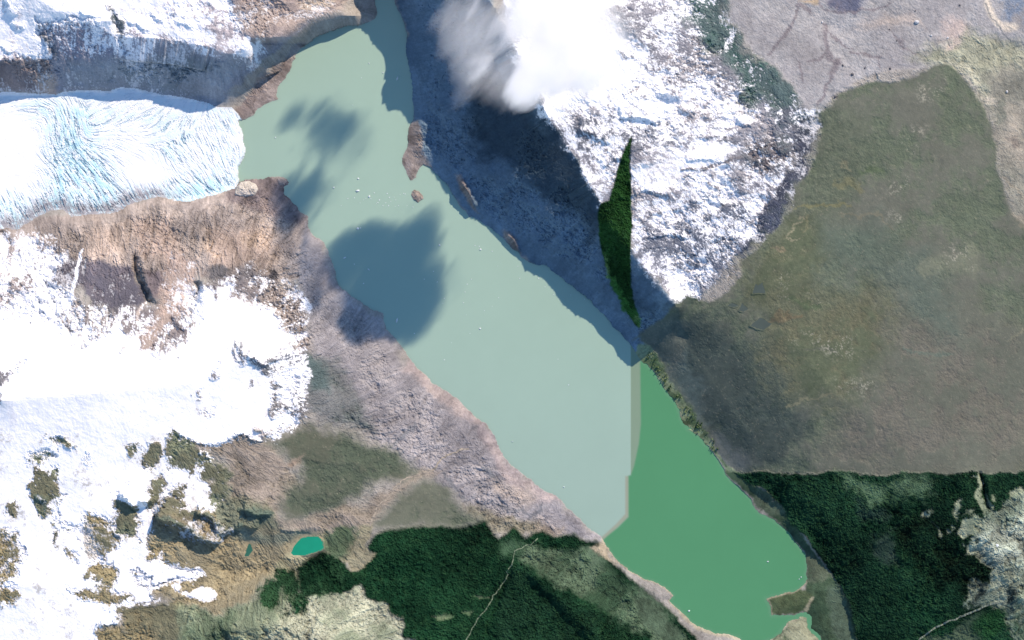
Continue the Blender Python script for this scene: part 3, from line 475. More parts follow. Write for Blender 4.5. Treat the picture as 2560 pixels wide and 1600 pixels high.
paint(K((1200, 540), (1450, 620), (1430, 680), (1250, 640)), (40, 60, 52), soft=18, warp=8)
paint(K((1340, 790), (1520, 760), (1530, 960), (1400, 1000), (1340, 900)), (56, 72, 62), (38, 58, 48), soft=16, warp=9, wood=0.4)
paint(K((2420, 440), (2300, 520), (2230, 560), (2120, 600), (2060, 700), (2120, 790), (2020, 860), (2060, 920), (2160, 990), (2150, 1130), (2040, 1140), (2010, 1250), (2020, 1300), (2280, 1240), (2300, 1512), (2350, 2400), (6000, 2400), (6000, 440)), (132, 140, 122), (106, 118, 102), soft=8, warp=9, wood=0, amp=13, streak=2.4)
paint(K((2090, 760), (2300, 720), (2420, 640), (2420, 980), (2200, 980)), (152, 160, 144), soft=22, warp=9)
for q in (K((2060, 380), (2090, 330), (2110, 480), (2120, 620), (2080, 600), (2070, 500)), K((1960, 680), (2080, 640), (2120, 700), (2060, 780), (1980, 780), (1940, 740)), K((1900, 580), (1930, 540), (1960, 520), (1920, 670)), K((1880, 710), (1910, 700), (1900, 740)), K((1780, 660), (1840, 750), (1830, 780), (1800, 700)), K((1680, 640), (1760, 590), (1740, 630), (1690, 655)), K((2300, 460), (2380, 440), (2390, 500), (2310, 510)), K((2180, 490), (2210, 480), (2200, 520)), K((1960, 650), (2000, 630), (2050, 600), (2040, 640)), K((2020, 860), (2080, 850), (2060, 920), (1980, 930)), K((2140, 480), (2180, 560), (2150, 610), (2130, 560))):
    paint(q, (158, 164, 140), (126, 136, 112), soft=4, warp=5, wood=0)
paint(K((2280, 1300), (2420, 1100), (2420, 1512), (2330, 1512)), (124, 134, 112), (60, 80, 64), mix=1.6, soft=14, warp=8)
paint(K((2250, 1230), (2310, 1130), (2370, 1160), (2360, 1280), (2320, 1380), (2270, 1290)), (30, 44, 44), (98, 112, 98), mix=1.5, soft=8, warp=7)
paint(K((2070, 1130), (2140, 1120), (2130, 1220), (2070, 1280)), (34, 46, 44), soft=10, warp=6)
paint(K((1700, 1500), (1900, 1420), (2100, 1340), (2250, 1270), (2200, 1380), (2060, 1512), (2000, 1700), (1600, 1700)), (70, 86, 68), (48, 68, 52), soft=10, warp=8, wood=0)
paint(K((2060, 1420), (2160, 1290), (2270, 1270), (2250, 1400), (2120, 1512)), (28, 62, 36), soft=14, warp=6, wood=0.9)
# dark wedge of forest on the shaded flank
WEDGE = B((2031, 945), (2033, 1484)) + E((2035, 200), (2040, 500), (2060, 640), (2085, 730), (2100, 820), (2060, 790), (2020, 720), (1990, 650), (1960, 580), (1910, 480), (1860, 380), (1830, 290), (1810, 200), (1800, 0)) + B((1800, 1512), (1820, 1430), (1885, 1395), (1900, 1340), (1930, 1230), (1970, 1100), (1990, 1030))
paint(WEDGE, (30, 62, 28), (23, 50, 23), soft=2.5, warp=1.6, amp=14, snow=0, wood=1, streak=0.6, res=2.0)
paint(E((1840, 290), (1900, 430), (1960, 470), (1990, 560), (2040, 640), (2080, 700), (2100, 820), (2040, 760), (1960, 590), (1880, 440)), (120, 150, 90), (50, 92, 44), mix=1.6, soft=5, warp=5)

# ------------------------------------------------------------------ relief detail
wL, dL_ = field(LAKE, True, 160, 2.0, 2.0)
DL = np.full((NV, NU), 160, F4); DL[wL] = dL_
wG, dG_ = field(GLACIER, True, 120, 1.5, 2.0)
DG = np.full((NV, NU), 120, F4); DG[wG] = dG_
keep = np.ones((NV, NU), F4)
for r, wd in ((R_EAST, 30), (R_NW, 26)):
    w, d, s, al, L = field(r, False, 120, 0)
    keep[w] *= (0.12 if r is R_EAST else 0.45) + (0.88 if r is R_EAST else 0.55) * sstep(6, wd * 2.2, d)
shore = sstep(0, 60, np.minimum(DL, DG))
ridged = (1 - np.abs(n1) * 1.1)
rel = (0.75 * n1 + 0.55 * ridged * 0.8 + 0.5 * n3)
sw = sstep(0.35, 0.85, SNOW); rel = rel * (1 - 0.65 * sw) + sw * 1.1 * n3
S2 = sstep(0.75, 0.98, SNOW)
HH = HB + AMP * rel * shore * keep * (1 - 0.72 * S2)

def ridge_up(ridge, ch, lo, hi, slope=4.7, jk=1.6):
    w, d, s, al, L = field(ridge, False, 60, 0, 2.0)
    top = np.interp(np.clip(al, 0, L), np.linspace(0, L, len(ch)), ch[:, 2]).astype(F4)
    jag = 9 * look(NF, al * 0.35, 0 * al + 50) + 7 * look(NF, al * 0.12, 0 * al + 90)
    cut = 400 * (1 - sstep(0, 40, al - lo)) + 400 * (1 - sstep(0, 60, hi * L - al))
    HH[w] = np.where(d < 60, np.maximum(HH[w], top + 3 + np.clip(jag * jk, -26, 24) - slope * d - cut), HH[w])
ridge_up(R_EAST, cE, -60, 0.90); ridge_up(R_NW, cN, 20, 0.52)
# rills running downhill (line integrals of grain along the fall line)
def lic(gu_, gv_, src, n):
    mag = np.sqrt(gu_ * gu_ + gv_ * gv_) + 1e-6; du = (gu_ / mag).astype(F4); dv = (gv_ / mag).astype(F4)
    acc = src.copy(); I0, J0 = np.meshgrid(np.arange(src.shape[0], dtype=F4), np.arange(src.shape[1], dtype=F4), indexing='ij')
    for sg in (1, -1):
        pi, pj = I0.copy(), J0.copy()
        for k in range(n):
            i = pi.astype(np.int32); j = pj.astype(np.int32)
            pi = np.clip(pi + sg * dv[i, j], 0, src.shape[0] - 1); pj = np.clip(pj + sg * du[i, j], 0, src.shape[1] - 1)
            acc += src[pi.astype(np.int32), pj.astype(np.int32)] * (1 - k / n)
    return acc / acc.std()
sm = HB + 18 * n3
gv_, gu_ = np.gradient(sm)
rill = lic(gu_, gv_, rng.standard_normal((NV, NU)).astype(F4), 13)
rill2 = lic(gu_, gv_, look(NG, U, V, 0.35), 16)
HH += ((2.6 * rill + 4.5 * rill2) * STR * np.clip(keep + 0.15, 0, 1) * (1 - 0.7 * S2) + 1.2 * nf) * shore * (1 - 0.82 * MEAD) * (1 - 0.6 * S2)

# scarps, ribs and gullies
def scarp(pts, drop, fall=28, warp=3):   # high on the left of the line, falling away from the brink
    w, d, s, al, L = field(pts, False, fall * 4, warp, 2.0)
    end = sstep(0, 14, al) * sstep(L, L - 14, al)
    HH[w] += drop * np.where(s < 0, np.exp(-d / fall), np.exp(-d / 3.0)) * end
def rib(pts, h, wd, warp=3):
    w, d, s, al, L = field(pts, False, wd * 3, warp, 2.0)
    HH[w] += h * np.exp(-(d / wd) ** 2 * 1.2) * sstep(-1, L * 0.15, al) * sstep(L + 1, L * 0.85, al)
scarp(G((1080, 640), (1160, 680), (1240, 700), (1330, 740), (1380, 780), (1480, 800), (1560, 790)), 190, 40)
scarp(G((1370, 600), (1450, 640), (1500, 690), (1570, 710)), 130, 28); scarp(G((1480, 720), (1560, 745), (1640, 745), (1720, 715), (1830, 705)), 95, 26); scarp(G((1690, 600), (1780, 625), (1860, 630), (1930, 640)), 110, 24); scarp(G((1950, 720), (2080, 745), (2200, 760)), 25, 20)
scarp(G((845, 490), (900, 520), (940, 570), (950, 610)), 160, 28); scarp(G((960, 540), (1030, 545), (1090, 550)), 90, 24); scarp(G((780, 740), (830, 775), (870, 790)), 60, 20); scarp(G((250, 480), (300, 520), (360, 540)), 60, 22); scarp(G((1160, 690), (1220, 720), (1300, 770)), 70, 18)
scarp(D((1650, 910), (1700, 990), (1800, 1055), (1900, 1070), (1990, 1010)), 60, 34)
rib(D((945, 280), (965, 400), (1010, 520), (1060, 650)), -110, 7); rib(D((1000, 300), (1020, 420), (1060, 520), (1120, 650)), 50, 7)
rib(D((1370, 480), (1390, 560), (1350, 640)), -70, 9); rib(D((1420, 460), (1440, 560), (1400, 640)), 40, 7); rib(D((1180, 730), (1230, 800), (1300, 850)), -50, 8); rib(D((1340, 650), (1330, 720)), -40, 7); rib(D((1230, 660), (1270, 730)), -40, 6); rib(D((1100, 930), (1060, 1040)), -40, 6); rib(D((470, 790), (500, 880)), -50, 7); rib(D((0, 140), (40, 200), (90, 250)), -70, 14)
rib(A((800, 70), (820, 160), (860, 300), (900, 400)), -60, 9); rib(A((330, 240), (350, 400)), 60, 9)
rib(K((2090, 320), (2115, 420), (2135, 540), (2145, 620)), -70, 5); rib(K((2140, 330), (2160, 450), (2180, 560)), 40, 7); rib(K((1340, 850), (1440, 815), (1540, 770)), 30, 8)
for q in (K((760, 660), (860, 740), (960, 860), (1060, 1010)), K((700, 640), (900, 800), (1000, 900)), K((480, 440), (600, 480), (690, 560)), K((1150, 1180), (1200, 1330), (1240, 1500))): rib(q, 34, 9)
rib(H_((1240, 1010), (1150, 1120), (1110, 1260), (1050, 1400), (1020, 1512)), -45, 7); rib(H_((1960, 1240), (1880, 1340), (1830, 1450), (1820, 1600)), -30, 6); rib(C_((-10, 770), (60, 760), (110, 790)), 50, 8)
rib([(1150, 452), (1170, 480), (1195, 520)], 62, 7, 1); rib([(1265, 580), (1285, 605), (1298, 630)], 46, 7, 1)
for q, dr, fl in (([(1545, 300), (1575, 288), (1610, 296), (1655, 318)], 75, 30), ([(1640, 247), (1665, 238), (1690, 241), (1712, 256)], 60, 26), ([(1500, 420), (1540, 402), (1575, 404)], 45, 24), ([(1570, 490), (1620, 478), (1680, 492)], 50, 28), ([(1835, 292), (1850, 305), (1880, 314)], 60, 20), ([(1700, 400), (1750, 392), (1800, 402)], 35, 24), ([(1620, 600), (1670, 585), (1720, 592)], 45, 26), ([(1720, 510), (1770, 500), (1810, 515)], 35, 24), ([(1440, 330), (1490, 340), (1530, 360)], 55, 24),
                  (A((30, 30), (90, 80), (160, 110)), 60, 24), (A((1050, 110), (1110, 140), (1180, 160)), 35, 14), (A((880, 160), (960, 190), (1060, 230)), 40, 16), (A((550, 90), (620, 120), (690, 140)), 40, 16), (A((60, 160), (120, 200), (200, 200)), 40, 18), (A((1250, 150), (1310, 160), (1380, 200)), 30, 14), (A((0, 330), (60, 370), (150, 360)), 40, 18)):
    scarp(q, dr, fl, 4)
# canopy
can = FOR * (12 + 5.0 * nf2 + 3.5 * nf) * sstep(2, 14, DL)
HH += np.where(FOR > 0.05, can, 0)
# keep dry land above and the bed below the water
bank = 1.5 + np.clip(DL, 0, 30) * 1.1
HH = np.where(DL > 0, np.maximum(HH, np.minimum(bank, 24) * (0.8 + 0.2 * cdf(nf))), np.maximum(-60, DL * 3.5) - 0.6)
# the lit apron at the foot of the north-west wall
ap = sstep(612, 640, U) * sstep(775, 750, U) * sstep(95, 110, V) * sstep(275, 262, V) * (DL > 0) * (DG > 2)
cap = 9 + 0.9 * np.minimum(DL, 20) + 7.5 * np.maximum(DL - 20, 0) + 1.5 * rill
HH = np.where(ap > 0, HH * (1 - ap) + np.minimum(HH, cap) * ap, HH)
# ponds: level basins
LEVEL = []
def basin(pts, drop=2.0):
    w, d = field(pts, True, 60, 0.8, 2.0)
    z = float(np.median(HH[w][np.abs(d) < 3])); m = sstep(26, 3, d)
    t = z + np.clip(d, 0, 30) * 0.8 + 1.0
    HH[w] = np.where(d < 0, z - 3.0, HH[w] * (1 - m) + np.minimum(HH[w], t) * m)
    HH[w] = np.where((d >= 0) & (d < 40), np.maximum(HH[w], z + 0.8 - np.maximum(d - 2, 0) * 4.0), HH[w])
    LEVEL.append((pts, z)); return z
for p in [TARN, SMALL_POND] + PONDS: basin(p)
vein(TARN + TARN[:1], (150, 146, 118), 5, 0.5, 1, taper=False)

# ------------------------------------------------------------------ glacier surface
gi, gj = wG
gu0, gv0 = U[gi, gj], V[gi, gj]
ANCH = [(-40, 330, 0), (40, 420, -10), (120, 250, 20), (110, 480, 70), (60, 520, 75), (200, 505, 75), (150, 290, 62), (140, 340, 85), (190, 300, 72), (200, 460, 52), (250, 430, 45), (300, 430, 40), (330, 480, 60), (250, 280, -32), (320, 270, -30), (260, 340, -5), (330, 370, 22), (300, 390, 35), (390, 350, -5), (410, 290, -52), (440, 310, -55), (400, 400, 62), (450, 400, 55), (470, 460, 40), (520, 480, 20), (540, 400, 72), (560, 340, 74), (590, 400, 80), (560, 300, 60), (500, 340, 68), (480, 300, -60), (520, 440, 60), (90, 260, -20), (40, 280, -15), (380, 260, -25), (300, 240, -20), (560, 440, 65), (400, 460, 60), (20, 480, 60)]
wsum = np.zeros_like(gu0); cx = np.zeros_like(gu0); cy = np.zeros_like(gu0)
for (a, b, deg) in ANCH:
    ww = 1 / ((gu0 - a) ** 2 + (gv0 - b) ** 2 + 300) ** 1.5
    th = math.radians(deg) * 2
    cx += ww * math.cos(th); cy += ww * math.sin(th)
th = np.arctan2(cy, cx) / 2 + 0.12 * n2[gi, gj]
ga = lic(np.cos(th), np.sin(th), rng.standard_normal(gu0.shape).astype(F4), 7)
gb = lic(np.cos(th), np.sin(th), look(NF, gu0 * 1.2, gv0 * 1.2), 9)
def gauss(u, v, ru, rv): return np.exp(-((gu0 - u) / ru) ** 2 - ((gv0 - v) / rv) ** 2)
inten = np.clip(0.25 + 1.1 * gauss(170, 380, 90, 110) + 1.0 * gauss(215, 450, 90, 55) + 0.7 * gauss(560, 370, 60, 120) + 0.9 * gauss(440, 370, 50, 50) + 0.9 * gauss(460, 470, 100, 40) + 0.9 * sstep(440, 520, gv0 + gu0 * 0.02) + 0.6 * gauss(290, 290, 160, 35) + 0.4 * gauss(60, 270, 90, 20) + 0.5 * gauss(430, 320, 60, 40)
                - 1.2 * gauss(10, 370, 95, 70) - 0.9 * gauss(370, 440, 60, 35) - 0.4 * gauss(60, 450, 80, 30), 0.02, 1.5)
# block pattern in the middle of the ice
bu, bv = gu0 + 7 * n1[gi, gj], gv0 + 7 * n2[gi, gj]
blk = np.maximum(np.exp(-((bv % 15) - 7) ** 2 / 3.0), np.exp(-(((bu + 7 * (np.floor(bv / 15) % 2)) % 17) - 8) ** 2 / 3.0)) * gauss(165, 385, 48, 45)
lines = 0.75 * ga + 0.55 * gb
crev = np.clip(sstep(0.35, 1.7, -lines) * inten + blk * 1.1, 0, 1.3)
GH = np.zeros((NV, NU), F4); gin = sstep(0, 14, -DG[gi, gj])
front = sstep(0, 5, -DG[gi, gj])
GH[gi, gj] = gin * (2.0 * lines * np.clip(inten, 0.15, 1) - 11.0 * crev + 10 * n3[gi, gj] * 0.6)
inside = DG < 0
atlake = sstep(14, 3, DL)
HH = np.where(inside, HB * (1 - atlake * (1 - sstep(-0.5, 4, -DG))) + GH, HH)
HH = np.where(inside & (DL < 0), -2, HH)
HH = np.where(inside, np.maximum(HH, np.where(DL > 2, 1.0, -2)), HH)
gcol = np.empty(gu0.shape + (3,), F4); gcol[:] = (0.82, 0.84, 0.85)
blue = np.clip(0.85 * inten * (0.35 + 0.55 * cdf(n2[gi, gj])) * cdf(gb * 1.5), 0, 0.95)[..., None]
gcol += (np.array([0.50, 0.76, 0.82], F4) - gcol) * np.clip(blue * 1.1, 0, 1)
gcol += (np.array([0.22, 0.42, 0.52], F4) - gcol) * np.clip(crev * 0.7, 0, 1)[..., None]
edge = sstep(-60, -2, DG[gi, gj]) * sstep(400, 500, gv0) * sstep(520, 330, gu0)
edge = np.clip(edge * 1.25, 0, 1)
gcol += (rgb(135, 132, 136) - gcol) * (np.clip(edge * cdf(1.6 * ga + 1.4 * nf[gi, gj] + (edge - 0.55) * 4), 0, 1) * 0.9)[..., None]
gcol += (rgb(150, 145, 142) - gcol) * (sstep(-9, -1, DG[gi, gj]) * 0.35 * cdf(2 * nf[gi, gj]))[..., None]

# ------------------------------------------------------------------ ground colour: streaks, grain, snow lying by coverage
tone = 1 + 0.13 * STR * np.clip(0.6 * rill + 0.5 * rill2, -2, 2) * (1 - 0.75 * MEAD) + 0.07 * nf * (1 - 0.6 * MEAD) + 0.06 * n2 * (1 - 0.4 * MEAD)
tone = np.clip(tone * (1 - 0.28 * sstep(1.7, 2.8, -nf2) * (1 - MEAD)), 0.5, 1.7)
GC *= tone[..., None]
GC *= 1 - (MEAD * sstep(1250, 1350, U))[..., None] * np.array([0.13, 0.13, 0.18], F4)
GC *= 1 + (FOR * np.clip(0.22 * n3 + 0.16 * look(N2, U, V, 0.6) + 0.12 * ng, -0.5, 0.8))[..., None] * np.array([1.1, 1.0, 0.9], F4)
m = (FOR * sstep(0.6, 2.2, nf2 + 0.4 * n2) * 0.5)[..., None]; GC += (rgb(52, 84, 52) - GC) * m
sn = cdf(0.6 * nf + 0.3 * nf2 + 0.45 * n1 + 0.5 * rill + 0.5 * rill2 + 0.45 * look(N2, U + 40, V, 0.55) + 0.25 * n3)
wid = 0.15 + 0.13 * sstep(1250, 1400, U) * sstep(820, 760, V)
sc = sstep(-wid, wid, SNOW - sn) * (SNOW > 0.01)
GC += (np.array([0.88, 0.89, 0.905], F4) * (1 + 0.02 * nf[..., None]) - GC) * sc[..., None]
HH += np.where((DL > 4) & ~inside, 2.0 * sc, 0)
GC = np.clip(GC, 0.004, 0.92)

# water tint
WC = np.empty((NV, NU, 3), F4); WC[:] = rgb(166, 190, 180) * np.array([0.80, 0.85, 0.77], F4)
q = sstep(700, 1250, V - 0.25 * (U - 1200))[..., None]; WC += (rgb(163, 186, 178) * np.array([0.80, 0.84, 0.76], F4) - WC) * q
def tint(pts, c, soft=2.5, k=1.0):
    w, d = field(pts, True, 30, 0, 2.0); m = (sstep(soft, -soft, d) * k)[..., None]
    WC[w] += (rgb(*c) * np.array([0.80, 0.84, 0.78], F4) - WC[w]) * m
GREEN = [(1600, 868), (1602, 1060), (1597, 1110), (1585, 1165), (1577, 1187), (1571, 1190), (1571, 1292), (1545, 1318), (1518, 1340), (1505, 1352), (1480, 1358), (1400, 1700), (2300, 1700), (2300, 868)]
tint([(1577, 860), (1577, 1187), (1590, 1187), (1603, 1120), (1604, 860)], (136, 156, 136), 1.5)
tint([(1572, 1190), (1572, 1292), (1520, 1342), (1500, 1356), (1496, 1350), (1540, 1310), (1563, 1285), (1563, 1190)], (160, 164, 148), 2.5)
tint(GREEN, (87, 148, 108), 3.0)
tint([(1400, 1340), (1500, 1356), (1540, 1420), (1480, 1440)], (96, 158, 110), 20, 0.6)
m = (sstep(9, 0, -DL) * sstep(0, 0.1, -DL) * 0.25)[..., None]
WC += (rgb(150, 165, 150) * 0.8 - WC) * m * 0.6
WC *= (1 + 0.008 * n3)[..., None]

# ------------------------------------------------------------------ materials
def nodes_of(name):
    m = bpy.data.materials.new(name); m.use_nodes = True
    t = m.node_tree; b = t.nodes.get("Principled BSDF")
    return m, t, b
def land_material(name, rough, scale, lo, hi, bump=0.0, spec=0.15):
    m, t, b = nodes_of(name)
    at = t.nodes.new("ShaderNodeAttribute"); at.attribute_name = "albedo"
    tc = t.nodes.new("ShaderNodeTexCoord")
    ns = t.nodes.new("ShaderNodeTexNoise"); ns.inputs["Scale"].default_value = scale; ns.inputs["Detail"].default_value = 5; ns.inputs["Roughness"].default_value = 0.65
    t.links.new(tc.outputs["Object"], ns.inputs["Vector"])
    mr = t.nodes.new("ShaderNodeMapRange"); mr.inputs[1].default_value = 0.25; mr.inputs[2].default_value = 0.75; mr.inputs[3].default_value = lo; mr.inputs[4].default_value = hi
    t.links.new(ns.outputs["Fac"], mr.inputs[0])
    mx = t.nodes.new("ShaderNodeVectorMath"); mx.operation = 'SCALE'
    t.links.new(at.outputs["Color"], mx.inputs[0]); t.links.new(mr.outputs[0], mx.inputs["Scale"])
    t.links.new(mx.outputs[0], b.inputs["Base Color"])
    b.inputs["Roughness"].default_value = rough; b.inputs["Specular IOR Level"].default_value = spec
    if bump:
        bp = t.nodes.new("ShaderNodeBump"); bp.inputs["Strength"].default_value = 0.6; bp.inputs["Distance"].default_value = bump
        t.links.new(ns.outputs["Fac"], bp.inputs["Height"]); t.links.new(bp.outputs[0], b.inputs["Normal"])
    return m
M_ROCK = land_material("rock_and_gravel", 0.95, 0.035, 0.86, 1.14, 6.0)
M_SNOW = land_material("snow_and_rock", 0.8, 0.03, 0.96, 1.04, 2.0)
M_WOOD = land_material("forest_canopy", 0.9, 0.06, 0.72, 1.3, 6.0, 0.05)
M_GRASS = land_material("olive_grassland", 0.95, 0.02, 0.93, 1.07, 2.0)
M_ICE = land_material("glacier_ice", 0.55, 0.05, 0.97, 1.03, 2.0, 0.3)
M_WATER = land_material("silty_water", 0.35, 0.004, 0.985, 1.015, 0.0, 0.25)
def plain(name, col, rough=0.9, var=0.12, scale=0.08, spec=0.2):
    m, t, b = nodes_of(name)
    tc = t.nodes.new("ShaderNodeTexCoord"); ns = t.nodes.new("ShaderNodeTexNoise"); ns.inputs["Scale"].default_value = scale; ns.inputs["Detail"].default_value = 5
    t.links.new(tc.outputs["Object"], ns.inputs["Vector"])
    cr = t.nodes.new("ShaderNodeValToRGB"); e = cr.color_ramp.elements
    e[0].position, e[1].position = 0.3, 0.7
    e[0].color = tuple(float(c) * (1 - var) for c in col) + (1,); e[1].color = tuple(float(c) * (1 + var) for c in col) + (1,)
    t.links.new(ns.outputs["Fac"], cr.inputs[0]); t.links.new(cr.outputs[0], b.inputs["Base Color"])
    b.inputs["Roughness"].default_value = rough; b.inputs["Specular IOR Level"].default_value = spec
    return m

# ------------------------------------------------------------------ mesh builders
def raw_mesh(name, co, quads=None, tris=None, mat=None, col=None, smooth=False):
    me = bpy.data.meshes.new(name); co = np.asarray(co, F4)
    me.vertices.add(len(co)); me.vertices.foreach_set("co", co.ravel())
    f = quads if quads is not None else tris; n = f.shape[1]
    me.loops.add(f.size); me.loops.foreach_set("vertex_index", f.astype(np.int32).ravel())
    me.polygons.add(len(f)); me.polygons.foreach_set("loop_start", np.arange(0, f.size, n, dtype=np.int32))
    me.polygons.foreach_set("use_smooth", np.full(len(f), smooth))
    me.update(calc_edges=True)
    if col is not None:
        a = me.attributes.new("albedo", 'FLOAT_COLOR', 'POINT')
        a.data.foreach_set("color", np.c_[col, np.ones(len(col))].astype(F4).ravel())
    if mat: me.materials.append(mat)
    ob = bpy.data.objects.new(name, me); COL.objects.link(ob)
    return ob
XX = X(U).astype(F4); YY = Y(V).astype(F4)
IDX = np.arange(NV * NU, dtype=np.int32).reshape(NV, NU)
QUAD = np.stack([IDX[:-1, :-1], IDX[1:, :-1], IDX[1:, 1:], IDX[:-1, 1:]], -1)
def q4(a): return 0.25 * (a[:-1, :-1] + a[1:, :-1] + a[1:, 1:] + a[:-1, 1:])
def sheet(name, mask, zz, col, mat, smooth=False):
    f = QUAD[mask]; ids, inv = np.unique(f, return_inverse=True)
    co = np.c_[XX.ravel()[ids], YY.ravel()[ids], zz.ravel()[ids]]
    return raw_mesh(name, co, quads=inv.reshape(f.shape), mat=mat, col=col.reshape(-1, 3)[ids], smooth=smooth)
def tag(o, label=None, cat=None, group=None, kind=None):
    for k, v in (("label", label), ("category", cat), ("group", group), ("kind", kind)):
        if v: o[k] = v
    return o

qF, qS, qM, qL, qG = q4(FOR), q4(SNOW), q4(MEAD), q4(DL), q4(DG)
qU, qV = q4(U), q4(V)
isG = qG < 0
isF = (qF > 0.5) & ~isG & (qL > 0)
isM = (qM > 0.5) & ~isF & ~isG & (qL > 0)
isS = (qS > 0.62) & ~isF & ~isM & ~isG & (qL > 0)
isR = ~(isF | isM | isS | isG) & (qL > -14)
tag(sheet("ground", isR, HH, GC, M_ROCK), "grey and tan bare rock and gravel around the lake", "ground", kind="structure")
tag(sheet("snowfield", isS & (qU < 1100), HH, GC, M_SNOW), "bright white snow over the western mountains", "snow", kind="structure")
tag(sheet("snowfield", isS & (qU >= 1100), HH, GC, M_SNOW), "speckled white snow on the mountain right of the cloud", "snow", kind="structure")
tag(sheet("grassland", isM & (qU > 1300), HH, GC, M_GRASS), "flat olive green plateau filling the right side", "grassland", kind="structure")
tag(sheet("grassland", isM & (qU <= 1300), HH, GC, M_GRASS), "dark olive triangle of grassland beside the grey western bank", "grassland", kind="structure")
wedge = isF & (qV < 1000)
tag(sheet("forest", wedge, HH, GC, M_WOOD), "narrow dark green wedge of forest against the snowy slope", "forest", kind="stuff")
tag(sheet("forest", isF & ~wedge & (qU < 1640), HH, GC, M_WOOD), "dark green forest below the grey bank, left of the green water", "forest", kind="stuff")
tag(sheet("forest", isF & ~wedge & (qU >= 1640), HH, GC, M_WOOD), "dark green forest on the slope right of the green water", "forest", kind="stuff")
gl = np.empty((NV, NU, 3), F4); gl[:] = 0.85; gl[gi, gj] = gcol
tag(sheet("glacier", isG, HH, gl, M_ICE), "white and pale blue crevassed glacier ending in the lake", "glacier")
ZL = np.zeros((NV, NU), F4)
tag(sheet("lake", qL < 4, ZL, WC, M_WATER), "long milky lake turning green at its lower end", "lake", kind="structure")

def ground_z(u, v):
    j = np.clip(np.searchsorted(us, u) - 1, 0, NU - 2); i = np.clip(np.searchsorted(vs, v) - 1, 0, NV - 2)
    fu = np.clip((u - us[j]) / (us[j + 1] - us[j]), 0, 1); fv = np.clip((v - vs[i]) / (vs[i + 1] - vs[i]), 0, 1)
    return (HH[i, j] * (1 - fv) + HH[i + 1, j] * fv) * (1 - fu) + (HH[i, j + 1] * (1 - fv) + HH[i + 1, j + 1] * fv) * fu

# ponds: a flat sheet in each basin
def pond_sheet(name, pts, z, col, label):
    p = np.array(pts); c = p.mean(0); n = 8; rings = []
    fine = np.concatenate([p + (np.roll(p, -1, 0) - p) * t for t in (0, 0.5)]).reshape(2, -1, 2).transpose(1, 0, 2).reshape(-1, 2)
    fine = c + (fine - c) * 1.05; k = len(fine)
    co = np.r_[np.c_[X(fine[:, 0]), Y(fine[:, 1]), np.full(k, z)], [[float(X(c[0])), float(Y(c[1])), z]]]
    tri = np.array([[i, k, (i + 1) % k] for i in range(k)])
    a = co[tri[0]]
    if np.cross(a[1] - a[0], a[2] - a[0])[2] < 0: tri = tri[:, ::-1]
    tag(raw_mesh(name, co, tris=tri, mat=plain(name + "_water", col, 0.3, 0.05, 0.01)), label, "pond", kind="structure")
TEXT = ["emerald green tarn in the tan upland", "tiny dark green pond left of the emerald tarn", "largest dark pond on the olive plateau, shaped like a kite", "dark pond north of the kite-shaped pond", "small dark pond left of the kite-shaped pond", "thin dark pond at the foot of the snowy slope"]
TINT = [rgb(28, 138, 108), rgb(50, 100, 84)] + [rgb(74, 84, 78)] * 4
for (pts, z), tx, c in zip(LEVEL, TEXT, TINT): pond_sheet("tarn" if "emerald green" in tx else "pond", pts, z, c, tx)

# stream beds and the gravel track, laid on the ground
def ribbon(name, pts, width, col, label, wob=2.5, cat="stream", lift=2.5, seed=1):
    r = np.random.default_rng(seed)
    p = line(*[(a, b, 0) for a, b in pts])[::1, :2]
    nrm = np.gradient(p, axis=0); nrm = np.c_[-nrm[:, 1], nrm[:, 0]] / (np.hypot(*nrm.T)[:, None] + 1e-6)
    s = np.arange(len(p)); off = np.interp(s, s[::4], r.standard_normal(len(s[::4])) * wob); wd = width * np.interp(s, s[::3], r.uniform(0.55, 1.25, len(s[::3])))
    p = p + nrm * off[:, None]
    rows = [p + nrm * (wd * k)[:, None] for k in (-1, -0.33, 0.33, 1)]
    co = []
    for q in rows:
        z = np.maximum(ground_z(q[:, 0], q[:, 1]), 0.4); co.append(np.c_[X(q[:, 0]), Y(q[:, 1]), z + lift])
    zc = np.max([c[:, 2] for c in co], 0)
    for c in co: c[:, 2] = 0.5 * c[:, 2] + 0.5 * zc
    n = len(p); co = np.concatenate(co)
    f = np.array([[k * n + i, k * n + i + 1, (k + 1) * n + i + 1, (k + 1) * n + i] for k in range(3) for i in range(n - 1)])
    a = co[f[0]]
    if np.cross(a[1] - a[0], a[2] - a[0])[2] < 0: f = f[:, ::-1]
    tag(raw_mesh(name, co, quads=f, mat=plain(name + "_gravel", col, 0.95, 0.25, 0.03)), label, cat, kind="structure")
ribbon("stream", H_((1385, 800), (1340, 835), (1280, 865), (1222, 888), (1215, 940), (1200, 985), (1170, 1030)), 1.3, rgb(104, 118, 96), "pale stream bed entering the forest from the grey wedge", 1.2, seed=2)
ribbon("stream", H_((1170, 1030), (1165, 1080), (1110, 1150), (1070, 1220), (1010, 1310), (970, 1355), (930, 1430), (890, 1500), (860, 1600)), 1.5, rgb(100, 114, 92), "lower pale stream bed winding through the dark forest", 1.2, seed=3)
ribbon("stream", H_((1385, 640 - 560), (820, 180), (720, 230), (670, 310), (560, 350), (470, 375), (400, 420), (350, 500), (270, 570), (235, 640), (215, 720)), 3.0, rgb(158, 148, 132), "tan stream bed between the two olive triangles", 1.6, seed=4) if False else \
    ribbon("stream", H_((900, 170), (820, 190), (720, 230), (670, 310), (560, 350), (470, 375), (400, 420), (350, 500), (270, 570), (235, 640), (215, 720)), 2.0, rgb(150, 142, 128), "tan stream bed between the two olive triangles", 1.6, seed=4)
